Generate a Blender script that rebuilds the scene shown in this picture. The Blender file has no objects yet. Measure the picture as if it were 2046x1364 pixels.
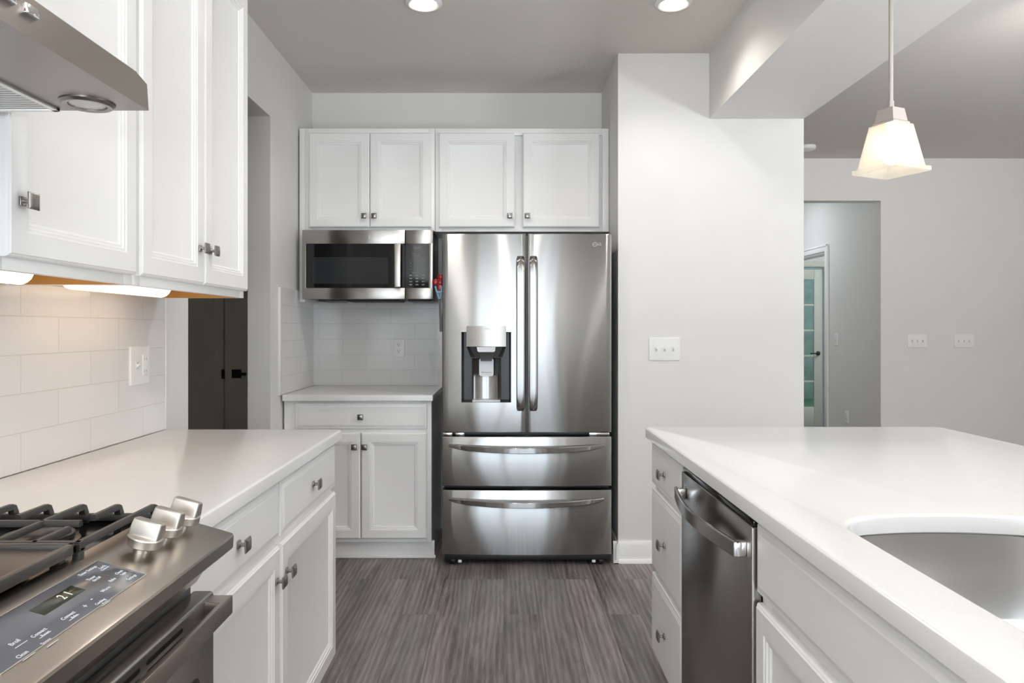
import bpy, bmesh, math, random
from mathutils import Matrix, Vector
random.seed(7)
SC = bpy.context.scene
C = SC.collection
PI = math.pi

# ------------------------------------------------------------------ camera
cam_d = bpy.data.cameras.new('camera')
cam_d.sensor_width = 36.0
cam_d.lens = 36.0 * 1440 / 2046
cam_d.shift_x = 16 / 2046
cam_d.shift_y = -25 / 2046
cam_d.clip_start = 0.02
cam = bpy.data.objects.new('camera', cam_d)
cam.location = (0, 0, 1.27)
cam.rotation_euler = (PI / 2, 0, 0)
C.objects.link(cam)
SC.camera = cam

# ------------------------------------------------------------------ view, world
SC.view_settings.view_transform = 'Standard'
SC.view_settings.look = 'None'
SC.view_settings.gamma = 1
SC.view_settings.use_curve_mapping = False
SC.view_settings.exposure = 0.5
SC.cycles.use_denoising = True
SC.cycles.max_bounces = 10
SC.cycles.diffuse_bounces = 6
SC.cycles.glossy_bounces = 5
SC.cycles.transparent_max_bounces = 8
SC.cycles.sample_clamp_indirect = 6
SC.cycles.caustics_reflective = False
SC.cycles.caustics_refractive = False

world = bpy.data.worlds.new('world')
SC.world = world
world.use_nodes = True
wn = world.node_tree.nodes
bg = wn['Background']
sky = wn.new('ShaderNodeTexSky')
sky.sky_type = 'HOSEK_WILKIE'
sky.sun_direction = (0.3, 0.5, 0.8)
sky.turbidity = 6
world.node_tree.links.new(sky.outputs[0], bg.inputs[0])
bg.inputs[1].default_value = 4.5

def kelvin(t):
    return {'day': (0.82, 0.92, 1.0), 'warm': (1.0, 0.64, 0.34), 'soft': (1.0, 0.95, 0.90), 'neutral': (0.90, 0.95, 1.0)}[t]

def area(name, loc, rot, sx, sy, power, col, spread=PI):
    d = bpy.data.lights.new(name, 'AREA')
    d.shape = 'RECTANGLE'; d.size = sx; d.size_y = sy
    d.energy = power; d.color = col; d.spread = spread
    o = bpy.data.objects.new(name, d)
    o.location = loc; o.rotation_euler = rot
    C.objects.link(o)
    return o

# daylight entering by the glazed door and windows behind the camera (pointing +Y) and the side window of the living room (-X)
area('daylight_patio', (-0.69, -3.40, 1.2), (PI / 2, 0, 0), 0.70, 2.25, 19, kelvin('day'))
area('daylight_patio', (0.43, -3.40, 1.2), (PI / 2, 0, 0), 1.34, 2.25, 37, kelvin('day'))
area('daylight_side', (5.16, 0.1, 1.45), (PI / 2, 0, PI / 2), 2.6, 1.7, 36, kelvin('day'))
# added uplights, no real lamps: they fill the room by way of the ceiling
area('fill_uplight_kitchen', (0.1, -1.9, 1.2), (PI, 0, 0), 0.9, 0.9, 112, kelvin('neutral'))
area('fill_uplight_living', (3.5, 1.2, 1.3), (PI, 0, 0), 0.9, 0.9, 95, kelvin('neutral'))
# unseen fill lights added to brighten the far hall and the room beyond
area('hall_fill', (2.62, 7.7, 2.74), (0, 0, 0), 0.35, 0.35, 7, kelvin('day'))
area('far_room_fill', (4.6, 7.8, 2.74), (0, 0, 0), 0.5, 0.5, 22, kelvin('day'))

# ------------------------------------------------------------------ materials
def lin(h):
    h = h.lstrip('#')
    r = []
    for i in (0, 2, 4):
        v = int(h[i:i + 2], 16) / 255
        r.append(v / 12.92 if v <= 0.04045 else ((v + 0.055) / 1.055) ** 2.4)
    return (*r, 1)

class NT:
    def __init__(s, name):
        s.m = bpy.data.materials.new(name); s.m.use_nodes = True
        s.t = s.m.node_tree; s.p = s.t.nodes['Principled BSDF']
    def n(s, kind, **kw):
        x = s.t.nodes.new('ShaderNode' + kind)
        for k, v in kw.items():
            if k.startswith('i_'):
                x.inputs[k[2:].replace('_', ' ')].default_value = v
            else:
                setattr(x, k, v)
        return x
    def l(s, a, b): s.t.links.new(a, b)
    def set(s, **kw):
        for k, v in kw.items(): s.p.inputs[k.replace('_', ' ')].default_value = v

def paint(name, col, rough=0.5, bump=0.03, scale=250, spec=0.5, var=0.02):
    t = NT(name); t.set(Roughness=rough); t.p.inputs['Specular IOR Level'].default_value = spec
    g = t.n('NewGeometry')
    nz = t.n('TexNoise', i_Scale=scale, i_Detail=3.0); t.l(g.outputs['Position'], nz.inputs['Vector'])
    b = t.n('Bump', i_Strength=bump, i_Distance=0.002); t.l(nz.outputs['Fac'], b.inputs['Height']); t.l(b.outputs[0], t.p.inputs['Normal'])
    n2 = t.n('TexNoise', i_Scale=6.0, i_Detail=2.0); t.l(g.outputs['Position'], n2.inputs['Vector'])
    mx = t.n('MixRGB', i_Color1=tuple(c * (1 - var) for c in col[:3]) + (1,), i_Color2=tuple(min(1, c * (1 + var)) for c in col[:3]) + (1,))
    t.l(n2.outputs['Fac'], mx.inputs['Fac']); t.l(mx.outputs[0], t.p.inputs['Base Color'])
    return t.m

def brushed(name, col, rough=0.3, aniso=0.7, axis='Z', stretch=(1, 1, 60), bump=0.02, rot=0.0, rvar=0.08):
    t = NT(name); t.set(Metallic=1.0, Roughness=rough, Anisotropic=aniso, Base_Color=col)
    t.p.inputs['Anisotropic Rotation'].default_value = rot
    tg = t.n('Tangent', direction_type='RADIAL', axis=axis); t.l(tg.outputs[0], t.p.inputs['Tangent'])
    g = t.n('NewGeometry'); mp = t.n('Mapping'); mp.inputs['Scale'].default_value = stretch
    t.l(g.outputs['Position'], mp.inputs['Vector'])
    nz = t.n('TexNoise', i_Scale=14.0, i_Detail=4.0); t.l(mp.outputs[0], nz.inputs['Vector'])
    mr = t.n('MapRange'); mr.inputs['To Min'].default_value = rough - rvar; mr.inputs['To Max'].default_value = rough + rvar
    t.l(nz.outputs['Fac'], mr.inputs['Value']); t.l(mr.outputs[0], t.p.inputs['Roughness'])
    b = t.n('Bump', i_Strength=bump, i_Distance=0.001); t.l(nz.outputs['Fac'], b.inputs['Height']); t.l(b.outputs[0], t.p.inputs['Normal'])
    return t.m

def brushed_front(name, col, rough=0.2, aniso=0.8, amt=0.06):
    """horizontally brushed sheet: reflections smear vertically and stay fairly crisp sideways"""
    t = NT(name); t.t.nodes.remove(t.p); out = t.t.nodes['Material Output']
    gl = t.n('BsdfAnisotropic'); gl.inputs['Roughness'].default_value = rough; gl.inputs['Anisotropy'].default_value = aniso
    tg = t.n('Tangent', direction_type='RADIAL', axis='Z'); t.l(tg.outputs[0], gl.inputs['Tangent'])
    g = t.n('NewGeometry'); mp = t.n('Mapping'); mp.inputs['Scale'].default_value = (2, 2, 300); t.l(g.outputs['Position'], mp.inputs['Vector'])
    nz = t.n('TexNoise', i_Scale=3.0, i_Detail=2.0); t.l(mp.outputs[0], nz.inputs['Vector'])
    mx = t.n('MixRGB', i_Color1=tuple(c * (1 - amt) for c in col[:3]) + (1,), i_Color2=tuple(min(1, c * (1 + amt)) for c in col[:3]) + (1,))
    t.l(nz.outputs['Fac'], mx.inputs['Fac']); t.l(mx.outputs[0], gl.inputs['Color'])
    t.l(gl.outputs[0], out.inputs['Surface'])
    return t.m

def emis(name, col, strength):
    t = NT(name); t.set(Base_Color=(*col, 1), Roughness=0.4)
    t.p.inputs['Emission Color'].default_value = (*col, 1); t.p.inputs['Emission Strength'].default_value = strength
    return t.m

def tile_mat(name, axis, x_off, z_off=0.912):
    """white glazed subway tile, 4 x 12 inch running bond; axis = the wall's horizontal world axis"""
    t = NT(name); t.set(Roughness=0.12)
    g = t.n('NewGeometry'); s = t.n('SeparateXYZ'); t.l(g.outputs['Position'], s.inputs[0])
    ax = t.n('Math', operation='ADD'); ax.inputs[1].default_value = x_off; t.l(s.outputs[axis], ax.inputs[0])
    az = t.n('Math', operation='ADD'); az.inputs[1].default_value = -z_off + 10 * 0.0976; t.l(s.outputs['Z'], az.inputs[0])
    cb = t.n('CombineXYZ'); t.l(ax.outputs[0], cb.inputs['X']); t.l(az.outputs[0], cb.inputs['Y'])
    br = t.n('TexBrick', offset=0.5, offset_frequency=2, squash=1.0)
    br.inputs['Scale'].default_value = 1.0; br.inputs['Brick Width'].default_value = 0.3055; br.inputs['Row Height'].default_value = 0.0976
    br.inputs['Mortar Size'].default_value = 0.0014; br.inputs['Mortar Smooth'].default_value = 0.3; br.inputs['Bias'].default_value = 0.0
    br.inputs['Color1'].default_value = lin('#e0dedd'); br.inputs['Color2'].default_value = lin('#e4e2e1'); br.inputs['Mortar'].default_value = lin('#d3d0cd')
    t.l(cb.outputs[0], br.inputs['Vector']); t.l(br.outputs['Color'], t.p.inputs['Base Color'])
    inv = t.n('Math', operation='SUBTRACT'); inv.inputs[0].default_value = 1.0; t.l(br.outputs['Fac'], inv.inputs[1])
    b = t.n('Bump', i_Strength=0.5, i_Distance=0.0012); t.l(inv.outputs[0], b.inputs['Height'])
    nz = t.n('TexNoise', i_Scale=18.0, i_Detail=1.0); t.l(g.outputs['Position'], nz.inputs['Vector'])
    b2 = t.n('Bump', i_Strength=0.04, i_Distance=0.004); t.l(nz.outputs['Fac'], b2.inputs['Height']); t.l(b.outputs[0], b2.inputs['Normal'])
    t.l(b2.outputs[0], t.p.inputs['Normal'])
    return t.m

def floor_mat():
    t = NT('vinyl_planks')
    g = t.n('NewGeometry'); s = t.n('SeparateXYZ'); t.l(g.outputs['Position'], s.inputs[0])
    cb = t.n('CombineXYZ'); t.l(s.outputs['Y'], cb.inputs['X']); t.l(s.outputs['X'], cb.inputs['Y'])
    br = t.n('TexBrick', offset=0.37, offset_frequency=3)
    br.inputs['Scale'].default_value = 1.0; br.inputs['Brick Width'].default_value = 1.22; br.inputs['Row Height'].default_value = 0.152
    br.inputs['Mortar Size'].default_value = 0.0007; br.inputs['Mortar Smooth'].default_value = 0.1
    br.inputs['Color1'].default_value = (0, 0, 0, 1); br.inputs['Color2'].default_value = (1, 1, 1, 1); br.inputs['Mortar'].default_value = (0, 0, 0, 1)
    t.l(cb.outputs[0], br.inputs['Vector'])
    # per plank shift of the grain
    off = t.n('VectorMath', operation='MULTIPLY_ADD'); t.l(br.outputs['Color'], off.inputs[0]); off.inputs[1].default_value = (7.3, 5.1, 3.7)
    mp = t.n('Mapping'); mp.inputs['Scale'].default_value = (1.1, 9, 1); t.l(cb.outputs[0], mp.inputs['Vector']); t.l(mp.outputs[0], off.inputs[2])
    n1 = t.n('TexNoise', i_Scale=1.0, i_Detail=9.0, i_Roughness=0.72, i_Distortion=0.7); t.l(off.outputs[0], n1.inputs['Vector'])
    mp2 = t.n('Mapping'); mp2.inputs['Scale'].default_value = (7, 210, 1); t.l(cb.outputs[0], mp2.inputs['Vector'])
    n2 = t.n('TexNoise', i_Scale=1.0, i_Detail=4.0, i_Roughness=0.7, i_Distortion=0.4); t.l(mp2.outputs[0], n2.inputs['Vector'])
    off3 = t.n('VectorMath', operation='MULTIPLY_ADD'); t.l(br.outputs['Color'], off3.inputs[0]); off3.inputs[1].default_value = (3.1, 9.1, 1.7)
    mp3 = t.n('Mapping'); mp3.inputs['Scale'].default_value = (0.9, 9, 1); t.l(cb.outputs[0], mp3.inputs['Vector']); t.l(mp3.outputs[0], off3.inputs[2])
    n3 = t.n('TexNoise', i_Scale=1.0, i_Detail=2.0); t.l(off3.outputs[0], n3.inputs['Vector'])
    # cathedral grain
    wv = t.n('TexWave', wave_type='BANDS', bands_direction='Y', i_Scale=1.4, i_Distortion=9.0, i_Detail=3.0, i_Detail_Scale=0.8)
    t.l(off3.outputs[0], wv.inputs['Vector'])
    r1 = t.n('ValToRGB'); e = r1.color_ramp.elements
    e[0].position = 0.37; e[0].color = lin('#47403e'); e[1].position = 0.66; e[1].color = lin('#a09896')
    m = r1.color_ramp.elements.new(0.5); m.color = lin('#756b68')
    sm = t.n('Math', operation='MULTIPLY_ADD'); sm.inputs[1].default_value = 0.30; t.l(n2.outputs['Fac'], sm.inputs[0])
    s2 = t.n('Math', operation='MULTIPLY_ADD'); s2.inputs[1].default_value = 0.66; t.l(n1.outputs['Fac'], s2.inputs[0])
    s3 = t.n('Math', operation='MULTIPLY_ADD'); s3.inputs[1].default_value = 0.09; s3.inputs[2].default_value = -0.01; t.l(wv.outputs['Fac'], s3.inputs[0])
    t.l(s3.outputs[0], s2.inputs[2]); t.l(s2.outputs[0], sm.inputs[2]); t.l(sm.outputs[0], r1.inputs['Fac'])
    # cool grey patches and plank tint
    tint = t.n('MixRGB', blend_type='MIX', i_Color2=lin('#7c7f80')); t.l(r1.outputs[0], tint.inputs['Color1'])
    r3 = t.n('ValToRGB'); r3.color_ramp.elements[0].position = 0.5; r3.color_ramp.elements[1].position = 0.72
    r3.color_ramp.elements[1].color = (0.45, 0.45, 0.45, 1); t.l(n3.outputs['Fac'], r3.inputs['Fac']); t.l(r3.outputs[0], tint.inputs['Fac'])
    pl = t.n('MixRGB', blend_type='MULTIPLY', i_Fac=1.0); t.l(tint.outputs[0], pl.inputs['Color1'])
    pr = t.n('MapRange'); pr.inputs['To Min'].default_value = 0.82; pr.inputs['To Max'].default_value = 1.12; t.l(br.outputs['Color'], pr.inputs['Value'])
    t.l(pr.outputs[0], pl.inputs['Color2'])
    gap = t.n('MixRGB', i_Color2=lin('#3e3735')); t.l(pl.outputs[0], gap.inputs['Color1']); t.l(br.outputs['Fac'], gap.inputs['Fac'])
    t.l(gap.outputs[0], t.p.inputs['Base Color'])
    t.set(Roughness=0.42)
    b = t.n('Bump', i_Strength=0.12, i_Distance=0.002); t.l(sm.outputs[0], b.inputs['Height']); t.l(b.outputs[0], t.p.inputs['Normal'])
    return t.m

def quartz_mat():
    t = NT('white_quartz'); t.set(Roughness=0.2)
    g = t.n('NewGeometry')
    v = t.n('TexVoronoi', i_Scale=170.0); t.l(g.outputs['Position'], v.inputs['Vector'])
    r = t.n('ValToRGB'); e = r.color_ramp.elements; e[0].position = 0.0; e[0].color = lin('#cbc8c5'); e[1].position = 0.16; e[1].color = lin('#e2e1e0')
    t.l(v.outputs['Distance'], r.inputs['Fac'])
    nz = t.n('TexNoise', i_Scale=45.0, i_Detail=2.0); t.l(g.outputs['Position'], nz.inputs['Vector'])
    r2 = t.n('ValToRGB'); r2.color_ramp.elements[0].position = 0.5; r2.color_ramp.elements[1].position = 0.62; t.l(nz.outputs['Fac'], r2.inputs['Fac'])
    mx = t.n('MixRGB', i_Color1=lin('#e2e1e0')); t.l(r2.outputs[0], mx.inputs['Fac']); t.l(r.outputs[0], mx.inputs['Color2'])
    t.l(mx.outputs[0], t.p.inputs['Base Color'])
    return t.m

def frosted_mat():
    t = NT('frosted_glass')
    t.t.nodes.remove(t.p)
    out = t.t.nodes['Material Output']
    tl = t.n('BsdfTranslucent'); tl.inputs['Color'].default_value = (1, 0.92, 0.80, 1)
    tp = t.n('BsdfTransparent'); tp.inputs['Color'].default_value = (1, 0.98, 0.94, 1)
    gl = t.n('BsdfGlossy'); gl.inputs['Roughness'].default_value = 0.25
    df = t.n('BsdfDiffuse'); df.inputs['Color'].default_value = (0.9, 0.88, 0.83, 1)
    nz = t.n('TexNoise', i_Scale=8.0)
    m0 = t.n('MixShader'); m0.inputs[0].default_value = 0.6; t.l(tl.outputs[0], m0.inputs[1]); t.l(df.outputs[0], m0.inputs[2])
    m1 = t.n('MixShader'); t.l(m0.outputs[0], m1.inputs[1]); t.l(tp.outputs[0], m1.inputs[2])
    mr = t.n('MapRange'); mr.inputs['To Min'].default_value = 0.50; mr.inputs['To Max'].default_value = 0.58; t.l(nz.outputs['Fac'], mr.inputs['Value']); t.l(mr.outputs[0], m1.inputs[0])
    m2 = t.n('MixShader'); m2.inputs[0].default_value = 0.06; t.l(m1.outputs[0], m2.inputs[1]); t.l(gl.outputs[0], m2.inputs[2])
    t.l(m2.outputs[0], out.inputs['Surface'])
    return t.m

def glass_mat(name='window_glass', tint=(0.9, 0.97, 0.94, 1)):
    t = NT(name); t.t.nodes.remove(t.p); out = t.t.nodes['Material Output']
    tp = t.n('BsdfTransparent'); tp.inputs['Color'].default_value = tint
    gl = t.n('BsdfGlossy'); gl.inputs['Roughness'].default_value = 0.02
    fr = t.n('Fresnel'); fr.inputs['IOR'].default_value = 1.45
    m = t.n('MixShader'); t.l(fr.outputs[0], m.inputs[0]); t.l(tp.outputs[0], m.inputs[1]); t.l(gl.outputs[0], m.inputs[2]); t.l(m.outputs[0], out.inputs['Surface'])
    return t.m

M = {}
M['wall'] = paint('wall_paint', lin('#e0deda'), 0.6, 0.05, 220)
M['ceil'] = paint('ceiling_paint', lin('#d9d3cc'), 0.8, 0.05, 200)
M['trim'] = paint('trim_paint', lin('#efeeed'), 0.35)
M['cab'] = paint('cabinet_paint', lin('#efeeed'), 0.33, 0.01)
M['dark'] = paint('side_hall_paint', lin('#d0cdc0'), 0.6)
M['darkdoor'] = paint('dark_door_paint', lin('#cfccc0'), 0.45)
M['maple'] = paint('maple_underside', lin('#d09a52'), 0.5, 0.02, 60, var=0.1)
M['floor'] = floor_mat()
M['quartz'] = quartz_mat()
M['tileY'] = tile_mat('subway_tile_side', 'Y', 10 * 0.3055 - 1.958)
M['tileX'] = tile_mat('subway_tile_back', 'X', 10 * 0.3055 + 0.872 + 0.3055 * 0)
M['tileN'] = tile_mat('subway_tile_return', 'Y', 10 * 0.3055 - 4.30)
M['steel'] = brushed_front('fridge_steel', (0.38, 0.375, 0.37, 1), 0.19, 0.82)
M['steelx'] = brushed('range_steel', (0.45, 0.40, 0.355, 1), 0.3, 0.4, 'Y', (200, 1, 200), bump=0.003, rvar=0.03)  # warmth reflected from the lit wall is put into the base colour
M['dwsteel'] = brushed_front('dishwasher_steel', (0.44, 0.42, 0.405, 1), 0.22, 0.7)
M['hoodsteel'] = brushed('hood_steel', (0.31, 0.285, 0.265, 1), 0.34, 0.3, 'Y', (60, 1, 60), bump=0.004, rvar=0.03)
M['mwsteel'] = brushed_front('microwave_steel', (0.43, 0.41, 0.39, 1), 0.3, 0.6)
M['sinksteel'] = brushed('sink_steel', (0.66, 0.65, 0.64, 1), 0.3, 0.5, 'Z', (1, 1, 120), bump=0.004, rvar=0.03)
M['nickel'] = brushed('brushed_nickel', (0.66, 0.62, 0.57, 1), 0.36, 0.2, 'Z', (40, 40, 40), bump=0.002, rvar=0.03)
M['knob'] = brushed('knob_nickel', (0.34, 0.32, 0.30, 1), 0.3, 0.0, 'Z', (40, 40, 40))
M['recess'] = paint('dark_recess_plastic', lin('#3a3939'), 0.35, 0.0)
M['chrome'] = brushed('chrome', (0.85, 0.85, 0.86, 1), 0.1, 0.0, 'Z', (20, 20, 20), rvar=0.02)
M['pendmetal'] = brushed('pendant_nickel', (0.50, 0.46, 0.43, 1), 0.5, 0.0, 'Z', (40, 40, 40))
M['iron'] = paint('cast_iron', lin('#3a3836'), 0.42, 0.25, 500)
M['griddle'] = paint('griddle_iron', lin('#3f3a36'), 0.3, 0.1, 500)
M['blackgloss'] = paint('black_enamel', lin('#141516'), 0.12, 0.0)
M['glassblack'] = paint('black_glass', lin('#161617'), 0.06, 0.0)
M['mwwindow'] = paint('microwave_window_mesh', lin('#2e3032'), 0.1, 0.0)
M['panelglass'] = paint('control_glass', lin('#626268'), 0.15, 0.0)  # base grey lightened to stand in for a reflection
M['display'] = paint('display_glass', lin('#34362c'), 0.12, 0.0)
M['blackplastic'] = paint('black_plastic', lin('#1d1c1c'), 0.4, 0.05)
M['greyplastic'] = paint('dark_grey_plastic', lin('#474645'), 0.35, 0.02)
M['fridgeside'] = paint('fridge_side_grey', lin('#4c4c4d'), 0.4, 0.1, 500)
M['whiteplastic'] = paint('white_plastic', lin('#eae9e8'), 0.3, 0.0)
M['lightplastic'] = paint('light_grey_plastic', lin('#d5d7da'), 0.25, 0.0)
M['mark'] = paint('printed_white_marks', lin('#d8dbe4'), 0.5, 0.0)
M['mwmark'] = paint('printed_grey_marks', lin('#8b9298'), 0.5, 0.0)
M['greymark'] = paint('printed_dark_marks', lin('#8d8f90'), 0.5, 0.0)
M['digits'] = emis('clock_digits', (0.75, 0.78, 0.62), 0.12)
M['red'] = paint('red_plastic', lin('#a3161f'), 0.25, 0.0)
M['blue'] = paint('light_blue_plastic', lin('#8fc4dc'), 0.35, 0.0)
M['slot'] = paint('slot_black', lin('#0c0c0c'), 0.6, 0.0)
M['led'] = emis('undercabinet_diffuser', (1.0, 0.83, 0.62), 1.5)
M['can'] = emis('ceiling_lens', (1.0, 0.93, 0.84), 14)
M['bulb'] = emis('bulb', (1.0, 0.9, 0.72), 5.5)
M['hoodlens'] = paint('hood_lamp_lens', lin('#dcdcd8'), 0.15, 0.6, 160)
M['filter'] = brushed('filter_aluminium', (0.82, 0.82, 0.82, 1), 0.4, 0.0, 'Z', (40, 40, 40))
M['frost'] = frosted_mat()
M['glass'] = glass_mat()
M['bronze'] = paint('dark_bronze', lin('#2a2522'), 0.35, 0.0)
M['fdoor'] = paint('french_door_paint', lin('#c9cdbf'), 0.45)
M['leaf'] = paint('hedge_leaves', lin('#b9b79c'), 0.8, 0.4, 30, var=0.4)
M['lawn'] = paint('lawn', lin('#6d8a52'), 0.9, 0.4, 30, var=0.3)

# ------------------------------------------------------------------ mesh helpers
def nb(): return bmesh.new()

def merge(bm, t, mat=None):
    me = bpy.data.meshes.new('tmp'); t.to_mesh(me); t.free()
    if mat is not None: me.transform(mat)
    bm.from_mesh(me); bpy.data.meshes.remove(me)

def box(bm, x0, x1, y0, y1, z0, z1, bev=0.0, seg=2, mat=None):
    t = nb()
    bmesh.ops.create_cube(t, size=1, matrix=Matrix.Translation(((x0 + x1) / 2, (y0 + y1) / 2, (z0 + z1) / 2)) @ Matrix.Diagonal((abs(x1 - x0), abs(y1 - y0), abs(z1 - z0), 1)))
    if bev > 0:
        bmesh.ops.bevel(t, geom=t.edges[:], offset=bev, segments=seg, affect='EDGES', profile=0.5, clamp_overlap=True)
    merge(bm, t, mat)

def prism(bm, pts, h0, h1, mat=None, bev=0.0, seg=2):
    """polygon in local xy, extruded along local z"""
    t = nb()
    a = [t.verts.new((p[0], p[1], h0)) for p in pts]; b = [t.verts.new((p[0], p[1], h1)) for p in pts]
    n = len(pts)
    t.faces.new(a[::-1]); t.faces.new(b)
    for i in range(n): t.faces.new((a[i], a[(i + 1) % n], b[(i + 1) % n], b[i]))
    bmesh.ops.recalc_face_normals(t, faces=t.faces[:])
    if bev > 0: bmesh.ops.bevel(t, geom=t.edges[:], offset=bev, segments=seg, affect='EDGES', profile=0.5, clamp_overlap=True)
    merge(bm, t, mat)

def loft(bm, loops, cap0=True, cap1=True, mat=None):
    t = nb()
    vs = [[t.verts.new(p) for p in lp] for lp in loops]
    n = len(loops[0])
    for a, b in zip(vs, vs[1:]):
        for i in range(n): t.faces.new((a[i], a[(i + 1) % n], b[(i + 1) % n], b[i]))
    if cap0: t.faces.new(vs[0][::-1])
    if cap1: t.faces.new(vs[-1])
    bmesh.ops.recalc_face_normals(t, faces=t.faces[:])
    merge(bm, t, mat)

def lathe(bm, prof, mat=None, n=32, cap=True):
    loft(bm, [[(r * math.cos(2 * PI * k / n), r * math.sin(2 * PI * k / n), h) for k in range(n)] for r, h in prof], cap, cap, mat)

def tube(bm, pts, r, n=10, mat=None, rz=None):
    pts = [Vector(p) for p in pts]; loops = []; up = Vector((0, 0, 1))
    for i, p in enumerate(pts):
        d = (pts[min(i + 1, len(pts) - 1)] - pts[max(i - 1, 0)]).normalized()
        u = d.cross(up); u = u.normalized() if u.length > 1e-4 else Vector((1, 0, 0))
        v = u.cross(d)
        loops.append([tuple(p + u * (r * math.cos(2 * PI * k / n)) + v * ((rz or r) * math.sin(2 * PI * k / n))) for k in range(n)])
    loft(bm, loops, mat=mat)

def rrect(x0, x1, y0, y1, r, n=6):
    """counter-clockwise rounded rectangle"""
    pts = []
    for cx, cy, a0 in ((x1 - r, y1 - r, 0), (x0 + r, y1 - r, PI / 2), (x0 + r, y0 + r, PI), (x1 - r, y0 + r, 1.5 * PI)):
        for k in range(n + 1):
            a = a0 + PI / 2 * k / n
            pts.append((cx + r * math.cos(a), cy + r * math.sin(a)))
    return pts

def frame(origin, facing):
    """local u, v, out -> world, for a face that looks along `facing`"""
    u, v, o = {'-Y': ((1, 0, 0), (0, 0, 1), (0, -1, 0)), '+X': ((0, 1, 0), (0, 0, 1), (1, 0, 0)), '-X': ((0, -1, 0), (0, 0, 1), (-1, 0, 0)), '+Y': ((-1, 0, 0), (0, 0, 1), (0, 1, 0)),
               '+Z': ((1, 0, 0), (0, 1, 0), (0, 0, 1)), '-Z': ((1, 0, 0), (0, -1, 0), (0, 0, -1))}[facing]
    m = Matrix.Identity(4)
    for i in range(3):
        m[i][0] = u[i]; m[i][1] = v[i]; m[i][2] = o[i]; m[i][3] = origin[i]
    return m

def rings(bm, w, h, prof, mat):
    """concentric mitred rectangles: prof = (inset, out)"""
    loft(bm, [[(i, i, d), (w - i, i, d), (w - i, h - i, d), (i, h - i, d)] for i, d in prof], True, True, mat)

def text(bm, s, size, mat, align='CENTER', extrude=0.0002):
    cu = bpy.data.curves.new('t', 'FONT'); cu.body = s; cu.size = size; cu.align_x = align; cu.align_y = 'CENTER'; cu.extrude = extrude
    cu.resolution_u = 3
    o = bpy.data.objects.new('t', cu); C.objects.link(o)
    dg = bpy.context.evaluated_depsgraph_get()
    me = bpy.data.meshes.new_from_object(o.evaluated_get(dg))
    me.transform(mat); bm.from_mesh(me)
    bpy.data.meshes.remove(me); bpy.data.objects.remove(o); bpy.data.curves.remove(cu)

def root_loc(o):
    v = Vector((0, 0, 0))
    while o is not None:
        v += o.location; o = o.parent
    return v

def obj(name, bm, mat, parent=None, sharp=32, mods=None):
    me = bpy.data.meshes.new(name)
    if parent is not None: bmesh.ops.translate(bm, verts=bm.verts[:], vec=-root_loc(parent))
    bm.to_mesh(me); bm.free()
    for p in me.polygons: p.use_smooth = True
    me.set_sharp_from_angle(angle=math.radians(sharp))
    for m_ in (mat if isinstance(mat, (list, tuple)) else [mat]): me.materials.append(m_)
    o = bpy.data.objects.new(name, me); C.objects.link(o)
    if parent is not None: o.parent = parent
    return o

def tag(o, label, cat, group=None):
    o['label'] = label; o['category'] = cat
    if group: o['group'] = group
    return o

def thing(name, label, cat, loc, group=None):
    o = bpy.data.objects.new(name, None); o.empty_display_size = 0.05
    o.location = loc; C.objects.link(o)
    return tag(o, label, cat, group)

def struct(name, bm, mat, sharp=32):
    o = obj(name, bm, mat, None, sharp); o['kind'] = 'structure'; return o

def boxes(*bs, bev=0.0):
    bm = nb()
    for b in bs: box(bm, *b, bev=bev)
    return bm

# ------------------------------------------------------------------ the setting
CE = 2.772          # ceiling height
LW = -1.22          # kitchen left wall
struct('floor', boxes((-3.2, 5.4, -3.6, 9.5, -0.06, 0)), M['floor'])
struct('ceiling', boxes((-3.2, 5.4, -3.6, 9.5, CE, CE + 0.08)), M['ceil'])
struct('wall_left', boxes((LW - 0.118, LW, -3.5, 2.784, 0, CE), (LW - 0.118, LW, 3.762, 4.70, 0, CE), (LW - 0.118, LW, 2.784, 3.762, 2.38, CE)), M['wall'])
struct('wall_back', boxes((LW, 0.622, 4.59, 4.70, 0, CE)), M['wall'])
struct('wall_front', boxes((0.622, 1.635, 3.93, 4.05, 0, CE), (0.622, 0.742, 4.05, 6.35, 0, CE)), M['wall'])
struct('wall_beam', boxes((1.119, 1.635, -2.6, 3.93, 2.416, CE)), M['wall'])
# living room end wall with the cased opening into the far hall
struct('wall_living', boxes((0.742, 2.3, 6.35, 6.47, 0, CE), (3.32, 5.3, 6.35, 6.47, 0, CE), (2.3, 3.32, 6.35, 6.47, 2.40, CE)), M['wall'])
struct('wall_right', boxes((5.3, 5.4, -3.5, -1.25, 0, CE), (5.3, 5.4, 1.45, 9.5, 0, CE), (5.3, 5.4, -1.25, 1.45, 0, 0.55), (5.3, 5.4, -1.25, 1.45, 2.35, CE)), M['wall'])
# behind the camera: wall with the glazed door and a window
struct('wall_rear', boxes((LW - 0.1, -1.10, -3.6, -3.48, 0, CE), (1.16, 2.6, -3.6, -3.48, 0, CE), (2.6, 5.3, -3.6, -3.48, 0, CE),
                          (-1.10, 1.16, -3.6, -3.48, 2.4, CE)), M['wall'])
# far hall
struct('wall_hall_right', boxes((3.32, 3.44, 6.47, 7.43, 0, CE), (3.32, 3.44, 8.35, 9.3, 0, CE), (3.32, 3.44, 7.43, 8.35, 2.07, CE)), M['wall'])
struct('wall_hall_left', boxes((2.18, 2.3, 6.47, 9.3, 0, CE)), M['wall'])
struct('wall_far', boxes((2.18, 3.24, 9.3, 9.42, 0, CE), (4.14, 5.3, 9.3, 9.42, 0, CE), (3.24, 4.14, 9.3, 9.42, 2.07, CE)), M['wall'])
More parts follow.
